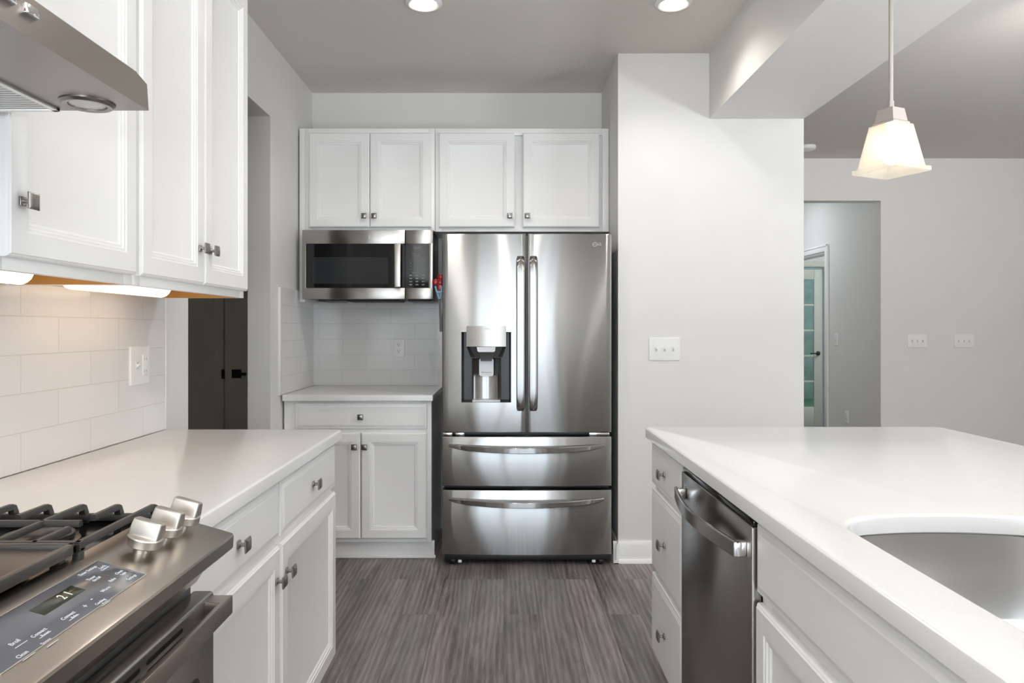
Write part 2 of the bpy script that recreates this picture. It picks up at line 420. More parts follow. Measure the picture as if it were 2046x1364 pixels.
# dark side hall behind the opening of the left wall
struct('wall_side_hall', boxes((-3.1, LW - 0.118, 5.1, 5.2, 0, CE), (-3.1, -3.0, 2.1, 5.1, 0, CE), (-3.1, LW - 0.118, 2.0, 2.1, 0, CE), (LW - 0.20, LW - 0.122, 4.70, 5.1, 0, CE)), M['dark'])

def tile_boxes(*b): return boxes(*b)
struct('wall_backsplash_left', boxes((LW, LW + 0.010, 0.45, 2.575, 0.912, 1.385), (LW, LW + 0.010, 0.45, 1.272, 1.385, 1.70)), M['tileY'])
struct('wall_backsplash_back', boxes((LW + 0.010, -0.372, 4.580, 4.59, 0.9105, 1.44)), M['tileX'])
struct('wall_backsplash_return', boxes((LW, LW + 0.010, 3.905, 4.59, 0.9105, 1.497)), M['tileN'])
bm = nb(); box(bm, LW, LW + 0.012, 3.889, 3.905, 0.9105, 1.497, 0.002); struct('trim_1', bm, M['whiteplastic'])
bm = nb(); box(bm, LW, LW + 0.012, 2.575, 2.582, 0.912, 1.385, 0.002); struct('trim_2', bm, M['whiteplastic'])

def baseboard(name, x0, x1, y0, y1, side):
    bm = nb(); t = 0.014; h = 0.115
    if side == '-Y':
        prism(bm, [(0, 0), (-0.016 - t, 0), (-0.016 - t, 0.004), (-0.022, 0.018), (-t, 0.02), (-t, h - 0.02), (-t + 0.005, h - 0.006), (-t + 0.008, h), (0, h)], x0, x1, Matrix(((0, 0, 1, 0), (1, 0, 0, y0), (0, 1, 0, 0), (0, 0, 0, 1))))
    elif side == '-X':
        prism(bm, [(0, 0), (-0.016 - t, 0), (-0.016 - t, 0.004), (-0.022, 0.018), (-t, 0.02), (-t, h - 0.02), (-t + 0.005, h - 0.006), (-t + 0.008, h), (0, h)], y0, y1, Matrix(((1, 0, 0, x0), (0, 0, 1, 0), (0, 1, 0, 0), (0, 0, 0, 1))))
    return struct(name, bm, M['trim'])
baseboard('baseboard_front', 0.594, 1.635, 3.93, 3.93, '-Y')
baseboard('baseboard_niche', 0.622, 0.622, 3.90, 4.59, '-X')
baseboard('baseboard_back', -0.39, 0.60, 4.59, 4.59, '-Y')
baseboard('baseboard_living', 3.32, 5.3, 6.35, 6.35, '-Y')
baseboard('baseboard_hall', 3.32, 3.32, 6.35, 7.36, '-X')

# casing round the hall doorway
def casing(bm, y0, y1, z1, x, w=0.07):
    for (a, b, c, d) in ((y0 - w, y0, 0, z1 + w), (y1, y1 + w, 0, z1 + w), (y0, y1, z1, z1 + w)):
        box(bm, x - 0.018, x, a, b, c, d, 0.004)
        box(bm, x - 0.024, x - 0.018, a, a + 0.018, c, d, 0.002) if a != y0 else None
    box(bm, x - 0.024, x - 0.018, y0 - w, y1 + w, z1 + w - 0.018, z1 + w, 0.002)
    box(bm, x, x + 0.12, y0, y0 + 0.018, 0, z1); box(bm, x, x + 0.12, y1 - 0.018, y1, 0, z1); box(bm, x, x + 0.12, y0, y1, z1 - 0.018, z1)
bm = nb(); casing(bm, 7.43, 8.35, 2.07, 3.32); struct('trim_3', bm, M['trim'])

# far french door
def french_door():
    y = 9.33; x0, x1, z1 = 3.26, 4.12, 2.04
    d = thing_struct('door_1', (3.69, y, 0))
    bm = nb(); st = 0.105
    box(bm, x0, x0 + st, y, y + 0.04, 0.01, z1, 0.003); box(bm, x1 - st, x1, y, y + 0.04, 0.01, z1, 0.003)
    box(bm, x0 + st, x1 - st, y, y + 0.04, 0.01, 0.26, 0.003); box(bm, x0 + st, x1 - st, y, y + 0.04, z1 - 0.13, z1, 0.003)
    iw = (x1 - x0 - 2 * st)
    for k in (1, 2): box(bm, x0 + st + iw * k / 3 - 0.011, x0 + st + iw * k / 3 + 0.011, y + 0.005, y + 0.035, 0.26, z1 - 0.13, 0.004)
    for k in range(1, 5):
        z = 0.26 + (z1 - 0.39) * k / 5; box(bm, x0 + st, x1 - st, y + 0.005, y + 0.035, z - 0.011, z + 0.011, 0.004)
    obj('leaf', bm, M['fdoor'], d)
    g = boxes((x0 + st, x1 - st, y + 0.018, y + 0.022, 0.26, z1 - 0.13)); obj('glass', g, M['glass'], d)
    bm = nb(); lathe(bm, [(0.028, 0), (0.028, 0.006), (0.012, 0.01), (0.012, 0.04)], frame((x1 - 0.055, y, 0.955), '-Y'), 20)
    tube(bm, [(x1 - 0.055, y - 0.04, 0.955), (x1 - 0.10, y - 0.045, 0.956), (x1 - 0.17, y - 0.045, 0.955)], 0.009)
    obj('handle', bm, M['bronze'], d)
def thing_struct(name, loc):
    o = bpy.data.objects.new(name, None); o.location = loc; C.objects.link(o); o['kind'] = 'structure'; return o
french_door()
bm = nb(); box(bm, 3.17, 3.24, 9.28, 9.302, 0, 2.14, 0.003); box(bm, 4.14, 4.21, 9.28, 9.302, 0, 2.14, 0.003); box(bm, 3.24, 4.14, 9.28, 9.302, 2.07, 2.14, 0.003)
struct('trim_4', bm, M['fdoor'])

# dark closet door in the side hall
def dark_door():
    d = thing_struct('door_2', (-1.6, 5.09, 0)); x0, x1 = -1.965, -1.36
    bm = nb(); box(bm, x0, x1, 5.075, 5.10, 0.01, 2.03, 0.002)
    rings(bm, x1 - x0 - 0.24, 0.85, [(0, -0.003), (0, 0.0), (0.012, -0.006), (0.03, -0.006), (0.05, 0.001)], frame((x0 + 0.12, 5.075, 1.06), '-Y'))
    obj('leaf', bm, M['darkdoor'], d)
    bm = nb(); box(bm, x0 + 0.05, x0 + 0.115, 5.066, 5.076, 0.925, 0.985, 0.002); lathe(bm, [(0.012, 0), (0.012, 0.04)], frame((x0 + 0.083, 5.07, 0.955), '-Y'), 16)
    box(bm, x0 + 0.07, x0 + 0.165, 5.02, 5.036, 0.945, 0.965, 0.003)
    box(bm, x0 - 0.022, x0 - 0.004, 5.066, 5.08, 0.92, 0.985, 0.001)
    obj('handle', bm, M['slot'], d)
    bm = nb(); box(bm, x0 - 0.075, x0 - 0.012, 5.08, 5.10, 0, 2.10, 0.003); box(bm, x0 - 0.075, x1, 5.08, 5.10, 2.04, 2.10, 0.003)
    struct('trim_5', bm, M['darkdoor'])
dark_door()

# glazed door and window behind the camera
def glazing(name, x0, x1, z0, z1, nx):
    w = thing_struct(name, ((x0 + x1) / 2, -3.54, z0)); bm = nb(); y0, y1 = -3.58, -3.50; f = 0.06
    box(bm, x0, x0 + f, y0, y1, z0, z1, 0.003); box(bm, x1 - f, x1, y0, y1, z0, z1, 0.003); box(bm, x0 + f, x1 - f, y0, y1, z0, z0 + f, 0.003); box(bm, x0 + f, x1 - f, y0, y1, z1 - f, z1, 0.003)
    for k in range(1, nx): xx = x0 + (x1 - x0) * 0.355; box(bm, xx - 0.04, xx + 0.04, y0, y1, z0 + f, z1 - f, 0.003)
    obj('frame', bm, M['trim'], w)
    obj('glass', boxes((x0 + f, x1 - f, -3.545, -3.540, z0 + f, z1 - f)), M['glass'], w)
glazing('window_1', -1.10, 1.16, 0.0, 2.4, 2)
def side_glazing(name, y0, y1, z0, z1, n):
    w = thing_struct(name, (5.35, (y0 + y1) / 2, z0)); bm = nb(); x0, x1 = 5.31, 5.39; f = 0.06
    box(bm, x0, x1, y0, y0 + f, z0, z1, 0.003); box(bm, x0, x1, y1 - f, y1, z0, z1, 0.003); box(bm, x0, x1, y0 + f, y1 - f, z0, z0 + f, 0.003); box(bm, x0, x1, y0 + f, y1 - f, z1 - f, z1, 0.003)
    for k in range(1, n): yy = y0 + (y1 - y0) * k / n; box(bm, x0, x1, yy - 0.04, yy + 0.04, z0 + f, z1 - f, 0.003)
    obj('frame', bm, M['trim'], w)
    obj('glass', boxes((5.345, 5.35, y0 + f, y1 - f, z0 + f, z1 - f)), M['glass'], w)
side_glazing('window_2', -1.25, 1.45, 0.55, 2.35, 2)

# outside the far door
struct('ground', boxes((-8, 14, 9.6, 24, -0.2, -0.1)), M['lawn'])
bm = nb(); bmesh.ops.create_icosphere(bm, subdivisions=5, radius=1)
for v in bm.verts:
    n = math.sin(v.co.x * 23) * math.sin(v.co.y * 19 + 1) * math.sin(v.co.z * 21 + 2)
    v.co *= 1 + 0.06 * n
    v.co = Vector((6.5 + v.co.x * 7, 15 + v.co.y * 1.0, 0.9 + v.co.z * 1.9))
hd = obj('hedge', bm, M['leaf']); hd['kind'] = 'stuff'; tag(hd, 'green hedge outside beyond the far glazed door', 'hedge')

# ------------------------------------------------------------------ cabinet kit
DOOR = [(0, 0), (0, 0.012), (0.0025, 0.0155), (0.005, 0.0165), (0.007, 0.0190), (0.049, 0.0190), (0.0515, 0.0165), (0.057, 0.0165), (0.060, 0.0125), (0.065, 0.0125), (0.069, 0.0085), (0.0705, 0.008)]
DRAWER = [(0, 0), (0, 0.012), (0.002, 0.0145), (0.0095, 0.0150), (0.0125, 0.0165), (0.0155, 0.0170), (0.020, 0.0190)]
def knob(parent, m):
    bm = nb()
    box(bm, -0.0085, 0.0085, -0.0085, 0.0085, 0, 0.004, 0.001, mat=m)
    lathe(bm, [(0.0075, 0.004), (0.0045, 0.008), (0.0045, 0.016), (0.008, 0.019)], m, 16)
    h = 0.0155
    loft(bm, [[(sx * h * k, sy * h * k, z) for sx, sy in ((-1, -1), (1, -1), (1, 1), (-1, 1))] for k, z in ((0.8, 0.0185), (1, 0.0205), (1, 0.0235), (0.55, 0.0275))], mat=m)
    return obj('knob', bm, M['knob'], parent)
def leaf(parent, name, facing, org, w, h, prof, knob_uv=None):
    """door or drawer front whose lower corner (u=0, v=0) is org on the cabinet face"""
    m = frame(org, facing); bm = nb(); rings(bm, w, h, prof, m)
    o = obj(name, bm, M['cab'], parent, 20)
    if knob_uv: knob(o, m @ Matrix.Translation((knob_uv[0], knob_uv[1], prof[-1][1] if prof is DRAWER else 0.019)))
    return o

# --- left wall cabinets (face at X = -0.914, doors to -0.895), 1.378 .. 2.45
UF = -0.914
def wall_box_left(name, label, y0, y1, kidname='body'):
    t = thing(name, label, 'cabinet', (LW, (y0 + y1) / 2, 1.378), 'white wall cabinets over the left worktop')
    bm = nb(); z0, z1 = 1.378, 2.45; k = 0.018
    x0 = LW + 0.001
    box(bm, x0, UF - 0.019, y0, y0 + k, z0, z1); box(bm, x0, UF - 0.019, y1 - k, y1, z0, z1)
    box(bm, x0, x0 + k, y0 + k, y1 - k, z0 + 0.03, z1); box(bm, x0 + k, UF - 0.019, y0 + k, y1 - k, z1 - k, z1)
    obj(kidname, bm, M['cab'], t)
    bm = boxes((x0 + k, UF - 0.019, y0 + k, y1 - k, z0 + 0.032, z0 + 0.05)); p = obj('bottom_panel', bm, M['maple'], t); p['label'] = 'unpainted maple bottom panel'
    bm = nb()
    bm.free()
    for ya, yb2 in ((y0 + k, y0 + k + 0.0015), (y1 - k - 0.0015, y1 - k)):
        bm = boxes((x0 + k, UF - 0.0195, ya, yb2, z0, z0 + 0.032)); p = obj('side_lining', bm, M['maple'], t); p['label'] = 'unpainted maple inner side'
    bm = nb(); fw = 0.038
    box(bm, UF - 0.019, UF, y0, y0 + fw, z0, z1, 0.001); box(bm, UF - 0.019, UF, y1 - fw, y1, z0, z1, 0.001)
    box(bm, UF - 0.019, UF, y0 + fw, y1 - fw, z0, z0 + 0.045, 0.001); box(bm, UF - 0.019, UF, y0 + fw, y1 - fw, z1 - 0.045, z1, 0.001)
    obj('face_frame', bm, M['cab'], t)
    return t
t = wall_box_left('wall_cabinet', 'white single door wall cabinet above the gas range end of left worktop', 1.274, 1.769)
leaf(t, 'door', '+X', (UF, 1.303, 1.402), 0.457, 1.02, DOOR, (0.035, 0.105))
t = wall_box_left('wall_cabinet', 'white two door wall cabinet at the far end over left worktop', 1.770, 2.53)
leaf(t, 'door', '+X', (UF, 1.782, 1.402), 0.374, 1.02, DOOR, (0.374 - 0.035, 0.105))
leaf(t, 'door', '+X', (UF, 2.159, 1.402), 0.364, 1.02, DOOR, (0.035, 0.105))

# under-cabinet lights
def bar_light(label, y0, y1):
    t = thing('under_cabinet_light', label, 'light', (-1.085, (y0 + y1) / 2, 1.41), 'warm bar lights under the left wall cabinets')
    bm = nb(); box(bm, -1.125, -1.045, y0 - 0.004, y1 + 0.004, 1.399, 1.4098, 0.002); obj('housing', bm, M['whiteplastic'], t)
    bm = nb(); n = 8
    prof = [(-1.120 + 0.070 * k / n, 1.399 - 0.030 * math.sin(PI * k / n) ** 0.6) for k in range(n + 1)]
    prism(bm, prof, y0, y1, Matrix(((1, 0, 0, 0), (0, 0, 1, 0), (0, 1, 0, 0), (0, 0, 0, 1))))
    obj('diffuser', bm, M['led'], t)
    a = area('glow', (0, 0, 0), (0, 0, 0), 0.05, y1 - y0, 0.12 * (y1 - y0) / 0.45, kelvin('warm'))
    a.parent = t; a.location = (0, 0, -0.046)
bar_light('lit warm bar light under the single door wall cabinet nearest the range', 1.31, 1.615)
bar_light('lit warm bar light under the two door wall cabinet above white switch plate', 1.81, 2.28)

# --- left base cabinets (face X = -0.614, fronts to -0.595)
BF = -0.614
def base_left(label, y0, y1, knob_u):
    t = thing('base_cabinet', label, 'cabinet', (-0.9, (y0 + y1) / 2, 0), 'white base cabinets beside the gas range')
    bm = nb(); box(bm, LW + 0.012, BF - 0.019, y0, y1, 0.10, 0.875); box(bm, LW + 0.012, BF - 0.075, y0, y1, 0, 0.10)
    obj('body', bm, M['cab'], t)
    bm = nb(); fw = 0.038
    box(bm, BF - 0.019, BF, y0, y0 + fw, 0.10, 0.875, 0.001); box(bm, BF - 0.019, BF, y1 - fw, y1, 0.10, 0.875, 0.001)
    for z0, z1 in ((0.10, 0.135), (0.69, 0.735), (0.845, 0.875)): box(bm, BF - 0.019, BF, y0 + fw, y1 - fw, z0, z1, 0.001)
    obj('face_frame', bm, M['cab'], t)
    w = y1 - y0 - 0.012
    leaf(t, 'drawer', '+X', (BF, y0 + 0.006, 0.715), w, 0.145, DRAWER, (w / 2, 0.0725))
    leaf(t, 'door', '+X', (BF, y0 + 0.006, 0.118), w, 0.577, DOOR, (knob_u if knob_u > 0 else w + knob_u, 0.577 - 0.085))
base_left('white base cabinet with one drawer directly beside the gas range', 1.300, 1.925, -0.035)
base_left('white base cabinet with one drawer at far end of left worktop', 1.927, 2.560, 0.035)

# --- worktops
def slab(name, outer, top, th, r, mat, hole=None):
    """outer(inset) -> loop; hole(inset) -> loop"""
    def prof(bot): return [(r, top), (r * 0.45, top - r * 0.16), (r * 0.12, top - r * 0.5), (0, top - r), (0, top - th + 0.003), (0.003, top - th)]
    t = nb()
    def skin(fn, sgn):
        rows = [[t.verts.new((x, y, z)) for x, y in fn(sgn * i)] for i, z in prof(0)]
        for a, b in zip(rows, rows[1:]):
            n = len(a)
            for k in range(n): t.faces.new((a[k], a[(k + 1) % n], b[(k + 1) % n], b[k]))
        return rows[0], rows[-1]
    tops, bots = [], []
    a, b = skin(outer, 1); tops.append(a); bots.append(b)
    if hole: a, b = skin(hole, -1); tops.append(a); bots.append(b)
    for grp in (tops, bots):
        es = []
        for lp in grp:
            n = len(lp)
            for k in range(n): es.append(t.edges.get((lp[k], lp[(k + 1) % n])))
        if hole: bmesh.ops.triangle_fill(t, edges=es, use_beauty=True)
        else: t.faces.new(grp[0])
    bmesh.ops.recalc_face_normals(t, faces=t.faces[:])
    return obj(name, t, mat, None, 30)
o = slab('worktop', lambda i: rrect(LW + 0.0105 + i, -0.5765 - i, 1.292 + i, 2.578 - i, 0.02), 0.912, 0.036, 0.008, M['quartz'])
tag(o, 'white quartz worktop on left cabinets between range and hall opening', 'worktop')
o = slab('worktop', lambda i: rrect(LW + 0.012 + i, -0.386 - i, 3.92 + i, 4.579 - i, 0.006), 0.9105, 0.034, 0.004, M['quartz'])
tag(o, 'short white quartz worktop under the microwave beside the fridge', 'worktop')

SKX0, SKX1, SKY0, SKY1 = 0.62, 1.045, 0.60, 1.352
def sink_loop(i, r=0.075, n=10, g=0.0):
    x0, x1, y0, y1 = SKX0 + i - g, SKX1 - i + g, SKY0 + i - g, SKY1 - i + g
    pts = []
    base = rrect(x0, x1, y0, y1, r, n)
    # densify the straight far and near edges so they can bow
    m = len(base)
    for k in range(m):
        a = base[k]; b = base[(k + 1) % m]
        pts.append(a)
        if abs(a[1] - b[1]) < 1e-6 and abs(a[0] - b[0]) > 0.02:
            for q in range(1, 12): pts.append((a[0] + (b[0] - a[0]) * q / 12, a[1]))
    xc, hw = (x0 + x1) / 2, (x1 - x0) / 2; yc = (y0 + y1) / 2; hh = (y1 - y0) / 2
    return [(x, y + 0.040 * ((y - yc) / hh) * (1 - ((x - xc) / hw) ** 2)) for x, y in pts]
o = slab('worktop', lambda i: rrect(0.514 + i, 1.60 - i, 0.42 + i, 2.644 - i, 0.03), 0.912, 0.037, 0.008, M['quartz'], hole=lambda i: sink_loop(i))
tag(o, 'large white quartz island worktop with cutout for the sink', 'worktop')

# sink
t = thing('sink', 'stainless steel undermount sink set into the island worktop', 'sink', (0.83, 0.98, 0.70))
bm = nb(); zs = [(0.003, 0.8745), (-0.004, 0.874), (-0.003, 0.80), (0.004, 0.72), (0.014, 0.69), (0.04, 0.678), (0.12, 0.674)]
loops = []
for i, z in zs: loops.append([(x, y, z) for x, y in sink_loop(i, r=max(0.03, 0.08 - max(0, i) * 0.2))])
loft(bm, [[(x, y, 0.8745) for x, y in sink_loop(-0.02)]] + loops[1:], False, True); obj('bowl', bm, M['sinksteel'], t, 50)
bm = nb(); lathe(bm, [(0.045, 0), (0.045, 0.003), (0.036, 0.004), (0.030, 0.001)], Matrix.Translation((0.83, 0.95, 0.6745)), 32); obj('drain', bm, M['chrome'], t)

# --- island cabinets (face X = 0.549, fronts to 0.530)
IF = 0.549
GI = 'white cabinets along the aisle side of the island'
t = thing('drawer_cabinet', 'white three drawer cabinet at far end of island', 'cabinet', (0.85, 2.375, 0), GI)
bm = nb(); box(bm, IF + 0.019, 1.14, 2.150, 2.605, 0.10, 0.875); box(bm, IF + 0.075, 1.14, 2.150, 2.60, 0, 0.10); obj('body', bm, M['cab'], t)
bm = nb(); box(bm, IF, IF + 0.019, 2.150, 2.168, 0.10, 0.875, 0.001); box(bm, IF, IF + 0.019, 2.575, 2.605, 0.10, 0.875, 0.001)
for z0, z1 in ((0.10, 0.135), (0.395, 0.44), (0.69, 0.735), (0.845, 0.875)): box(bm, IF, IF + 0.019, 2.168, 2.575, z0, z1, 0.001)
obj('face_frame', bm, M['cab'], t)
for z, h in ((0.718, 0.142), (0.412, 0.288), (0.118, 0.277)): leaf(t, 'drawer', '-X', (IF, 2.602, z), 0.448, h, DRAWER, (0.224, h / 2))
t = thing('sink_cabinet', 'white sink cabinet with false drawer front beside the dishwasher', 'cabinet', (0.85, 1.0, 0), GI)
bm = nb(); box(bm, IF + 0.019, 1.14, 0.56, 1.514, 0.10, 0.118); box(bm, IF + 0.075, 1.14, 0.56, 1.514, 0, 0.10)
for a, b in ((0.56, 0.578), (1.496, 1.514)): box(bm, IF + 0.019, 1.14, a, b, 0.118, 0.875)
box(bm, 1.122, 1.14, 0.578, 1.496, 0.118, 0.875); obj('body', bm, M['cab'], t)
bm = nb(); box(bm, IF, IF + 0.019, 1.476, 1.529, 0.10, 0.875, 0.001); box(bm, IF, IF + 0.019, 0.56, 0.60, 0.10, 0.875, 0.001)
for z0, z1 in ((0.10, 0.135), (0.685, 0.735), (0.845, 0.875)): box(bm, IF, IF + 0.019, 0.60, 1.476, z0, z1, 0.001)
obj('face_frame', bm, M['cab'], t)
leaf(t, 'drawer_front', '-X', (IF, 1.522, 0.715), 0.92, 0.145, DRAWER)
leaf(t, 'door', '-X', (IF, 1.522, 0.118), 0.470, 0.575, DOOR, (0.435, 0.49))
leaf(t, 'door', '-X', (IF, 1.049, 0.118), 0.449, 0.575, DOOR, (0.035, 0.49))
bm = nb(); box(bm, 1.141, 1.16, 0.56, 2.605, 0, 0.875, 0.002); o = obj('island_back_panel', bm, M['cab']); tag(o, 'white panel closing the living room side of the island', 'panel')

# --- dishwasher
DY0, DY1, DX = 1.533, 2.140, 0.527
t = thing('dishwasher', 'stainless steel dishwasher with bowed bar handle in the island', 'dishwasher', (0.83, 1.836, 0))
bm = nb(); box(bm, 0.556, 1.10, DY0 + 0.005, DY1 - 0.005, 0.09, 0.865); obj('body', bm, M['blackplastic'], t)
bm = nb(); box(bm, 0.60, 1.0, DY0 + 0.01, DY1 - 0.01, 0.0, 0.09); obj('toe_panel', bm, M['blackplastic'], t)
bm = nb(); box(bm, DX, 0.555, DY0, DY1, 0.105, 0.848, 0.003, 3); obj('door', bm, M['dwsteel'], t)
bm = nb(); box(bm, DX + 0.004, 0.556, DY0 + 0.002, DY1 - 0.002, 0.8485, 0.862, 0.002)
for k in range(12): yy = DY0 + 0.09 + k * 0.036; box(bm, DX + 0.012, DX + 0.022, yy, yy + 0.020, 0.862, 0.8635, 0.0004)
obj('control_strip', bm, M['glassblack'], t)
bm = nb(); m = frame((DX - 0.0003, DY1 - 0.03, 0.825), '-X')
for k in range(4): box(bm, 0.0, 0.016, -0.006 - k * 0.006, -0.004 - k * 0.006, 0, 0.0006, mat=m)
obj('badge', bm, M['lightplastic'], t)
def bow_handle(p0, p1, out, bow, w, th, n=24, taper=0.0, z_tilt=0.0):
    """flat bar from p0 to p1 bowing along `out`; w = height along z or x (side), th = thickness along out"""
    p0, p1, out = Vector(p0), Vector(p1), Vector(out); d = (p1 - p0).normalized(); side = d.cross(out).normalized(); loops = []
    for k in range(n + 1):
        s = k / n; c = p0.lerp(p1, s) + out * (bow * math.sin(PI * s))
        tg = (p1 - p0) + out * (bow * PI * math.cos(PI * s)); tg.normalize(); no = side.cross(tg).normalized()
        if no.dot(out) < 0: no = -no
        ww = w * (1 - taper * abs(2 * s - 1) ** 4) / 2; t2 = th / 2; b = min(0.003, t2 * 0.6)
        loops.append([tuple(c + side * a + no * e) for a, e in ((-ww + b, -t2), (ww - b, -t2), (ww, -t2 + b), (ww, t2 - b), (ww - b, t2), (-ww + b, t2), (-ww, t2 - b), (-ww, -t2 + b))])
    bm = nb(); loft(bm, loops); return bm
hd = obj('handle', bow_handle((0.503, 1.565, 0.792), (0.503, 2.108, 0.792), (-1, 0, 0), 0.028, 0.036, 0.009), M['dwsteel'], t)
for y in (1.575, 2.098):
    bm = nb(); box(bm, 0.4985, DX, y - 0.013, y + 0.013, 0.776, 0.808, 0.003); obj('handle_bracket', bm, M['chrome'], hd)

# ------------------------------------------------------------------ niche: wall cabinets, microwave, base cabinet
NF = 4.262                                           # face frame front
def wall_box_back(label, x0, x1, z0, z1):
    t = thing('wall_cabinet', label, 'cabinet', ((x0 + x1) / 2, 4.59, z0), 'white wall cabinets on the far wall')
    bm = nb(); box(bm, x0, x1, NF + 0.019, 4.589, z0, z1); obj('body', bm, M['cab'], t)
    bm = nb(); fw = 0.038
    box(bm, x0, x0 + fw, NF, NF + 0.019, z0, z1, 0.001); box(bm, x1 - fw, x1, NF, NF + 0.019, z0, z1, 0.001)
    box(bm, x0 + fw, x1 - fw, NF, NF + 0.019, z0, z0 + 0.04, 0.001); box(bm, x0 + fw, x1 - fw, NF, NF + 0.019, z1 - 0.04, z1, 0.001)
    obj('face_frame', bm, M['cab'], t)
    return t
t = wall_box_back('white two door wall cabinet above the microwave', -1.176, -0.409, 1.848, 2.455)
leaf(t, 'door', '-Y', (-1.150, NF, 1.868), 0.357, 0.558, DOOR, (0.357 - 0.028, 0.065))
leaf(t, 'door', '-Y', (-0.790, NF, 1.868), 0.362, 0.558, DOOR, (0.028, 0.065))
t = wall_box_back('white two door wall cabinet above the fridge', -0.407, 0.620, 1.845, 2.455)
leaf(t, 'door', '-Y', (-0.385, NF, 1.868), 0.448, 0.558, DOOR, (0.448 - 0.028, 0.065))
leaf(t, 'door', '-Y', (0.110, NF, 1.868), 0.455, 0.558, DOOR, (0.028, 0.065))
bm = nb(); box(bm, LW + 0.0105, -1.177, NF, 4.579, 1.430, 2.455, 0.001); o = obj('filler_panel', bm, M['cab'])
tag(o, 'tall white filler strip between left wall and microwave', 'panel')

# microwave
MX0, MX1, MY, MZ0, MZ1 = -1.175, -0.413, 4.195, 1.444, 1.846
t = thing('microwave', 'stainless steel over-counter microwave with black glass door and keypad', 'microwave', (-0.79, 4.39, MZ0))
bm = nb(); box(bm, MX0 + 0.004, MX1 - 0.004, MY + 0.04, 4.578, MZ0 + 0.004, MZ1 - 0.002, 0.002)
obj('body', bm, M['blackplastic'], t)
XS = -0.576
def framed(bm, x0, x1, z0, z1, hx0, hx1, hz0, hz1, yf, yb):
    """rectangular plate with a rectangular opening, slightly rounded outer lip"""
    box(bm, x0, x1, yf, yb, hz1, z1, 0.002); box(bm, x0, x1, yf, yb, z0, hz0, 0.002)
    box(bm, x0, hx0, yf, yb, hz0 - 0.003, hz1 + 0.003, 0.002) if hx0 > x0 else None
    box(bm, hx1, x1, yf, yb, hz0 - 0.003, hz1 + 0.003, 0.002) if hx1 < x1 else None
zw0, zw1 = 1.509, 1.766
bm = nb(); framed(bm, MX0, XS - 0.001, MZ0, MZ1, MX0 + 0.022, XS - 0.001, zw0, zw1, MY, MY + 0.04); dr = obj('door', bm, M['mwsteel'], t)
bm = nb(); loft(bm, [[(x, y, z) for x, z in rrect(MX0 + 0.021, XS - 0.001, zw0, zw1, 0.012)] for y in (MY + 0.03, MY + 0.001)]); obj('door_glass', bm, M['glassblack'], dr)
bm = nb(); loft(bm, [[(x, y, z) for x, z in rrect(MX0 + 0.062, XS - 0.098, 1.534, 1.688, 0.008)] for y in (MY + 0.012, MY + 0.0002)]); obj('window', bm, M['mwwindow'], dr)
bm = nb(); box(bm, XS - 0.056, XS - 0.020, MY - 0.040, MY - 0.026, zw0 + 0.002, zw1 - 0.002, 0.004, 3)
for z in (zw0 + 0.02, zw1 - 0.02): box(bm, XS - 0.047, XS - 0.029, MY - 0.030, MY + 0.002, z - 0.012, z + 0.012, 0.002)
obj('handle', bm, M['nickel'], dr)
bm = nb(); box(bm, -0.788, -0.782, MY - 0.001, MY, 1.794, 1.816, 0.0005); obj('badge', bm, M['lightplastic'], dr)
bm = nb(); framed(bm, XS + 0.001, MX1, MZ0, MZ1, XS + 0.001, MX1 - 0.026, zw0, zw1, MY, MY + 0.04); cp = obj('control_panel', bm, M['mwsteel'], t)
bm = nb(); loft(bm, [[(x, y, z) for x, z in rrect(XS + 0.001, MX1 - 0.025, zw0, zw1, 0.006)] for y in (MY + 0.03, MY + 0.001)]); kp = obj('keypad', bm, M['glassblack'], cp)
bm = nb(); mk = lambda x, z: frame((x, MY + 0.0006, z), '-Y')
kx = (XS + MX1 - 0.025) / 2
text(bm, '12:00', 0.020, mk(kx, 1.742)); text(bm, 'Popcorn  Reheat', 0.0085, mk(kx, 1.708)); text(bm, 'Cook Time', 0.0085, mk(kx, 1.695))
for r, row in enumerate((('1', '2', '3'), ('4', '5', '6'), ('7', '8', '9'), ('Off', '0', 'Start'))):
    for c_, s in enumerate(row): text(bm, s, 0.013 if len(s) == 1 else 0.0085, mk(kx + (c_ - 1) * 0.036, 1.672 - r * 0.019))
text(bm, 'Power   Timer', 0.009, mk(kx, 1.597))
for r in range(4):
    for c_ in range(3): box(bm, kx + (c_ - 1) * 0.036 - 0.008, kx + (c_ - 1) * 0.036 + 0.008, MY + 0.0004, MY + 0.001, 1.579 - r * 0.018, 1.585 - r * 0.018)
obj('markings', bm, M['mwmark'], cp)
for x0, x1 in ((-1.10, -0.97), (-0.57, -0.43)):
    bm = nb(); box(bm, x0, x1, 4.26, 4.50, MZ0 - 0.012, MZ0 + 0.006, 0.010, 3); obj('grease_filter', bm, M['greyplastic'], t)
bm = nb(); prism(bm, [(-0.945, 0), (-0.60, 0), (-0.62, -0.016), (-0.92, -0.016)], 4.24, 4.45, Matrix(((1, 0, 0, 0), (0, 0, 1, 0), (0, 1, 0, MZ0 + 0.004), (0, 0, 0, 1))))
obj('bottom_vent', bm, M['slot'], t)

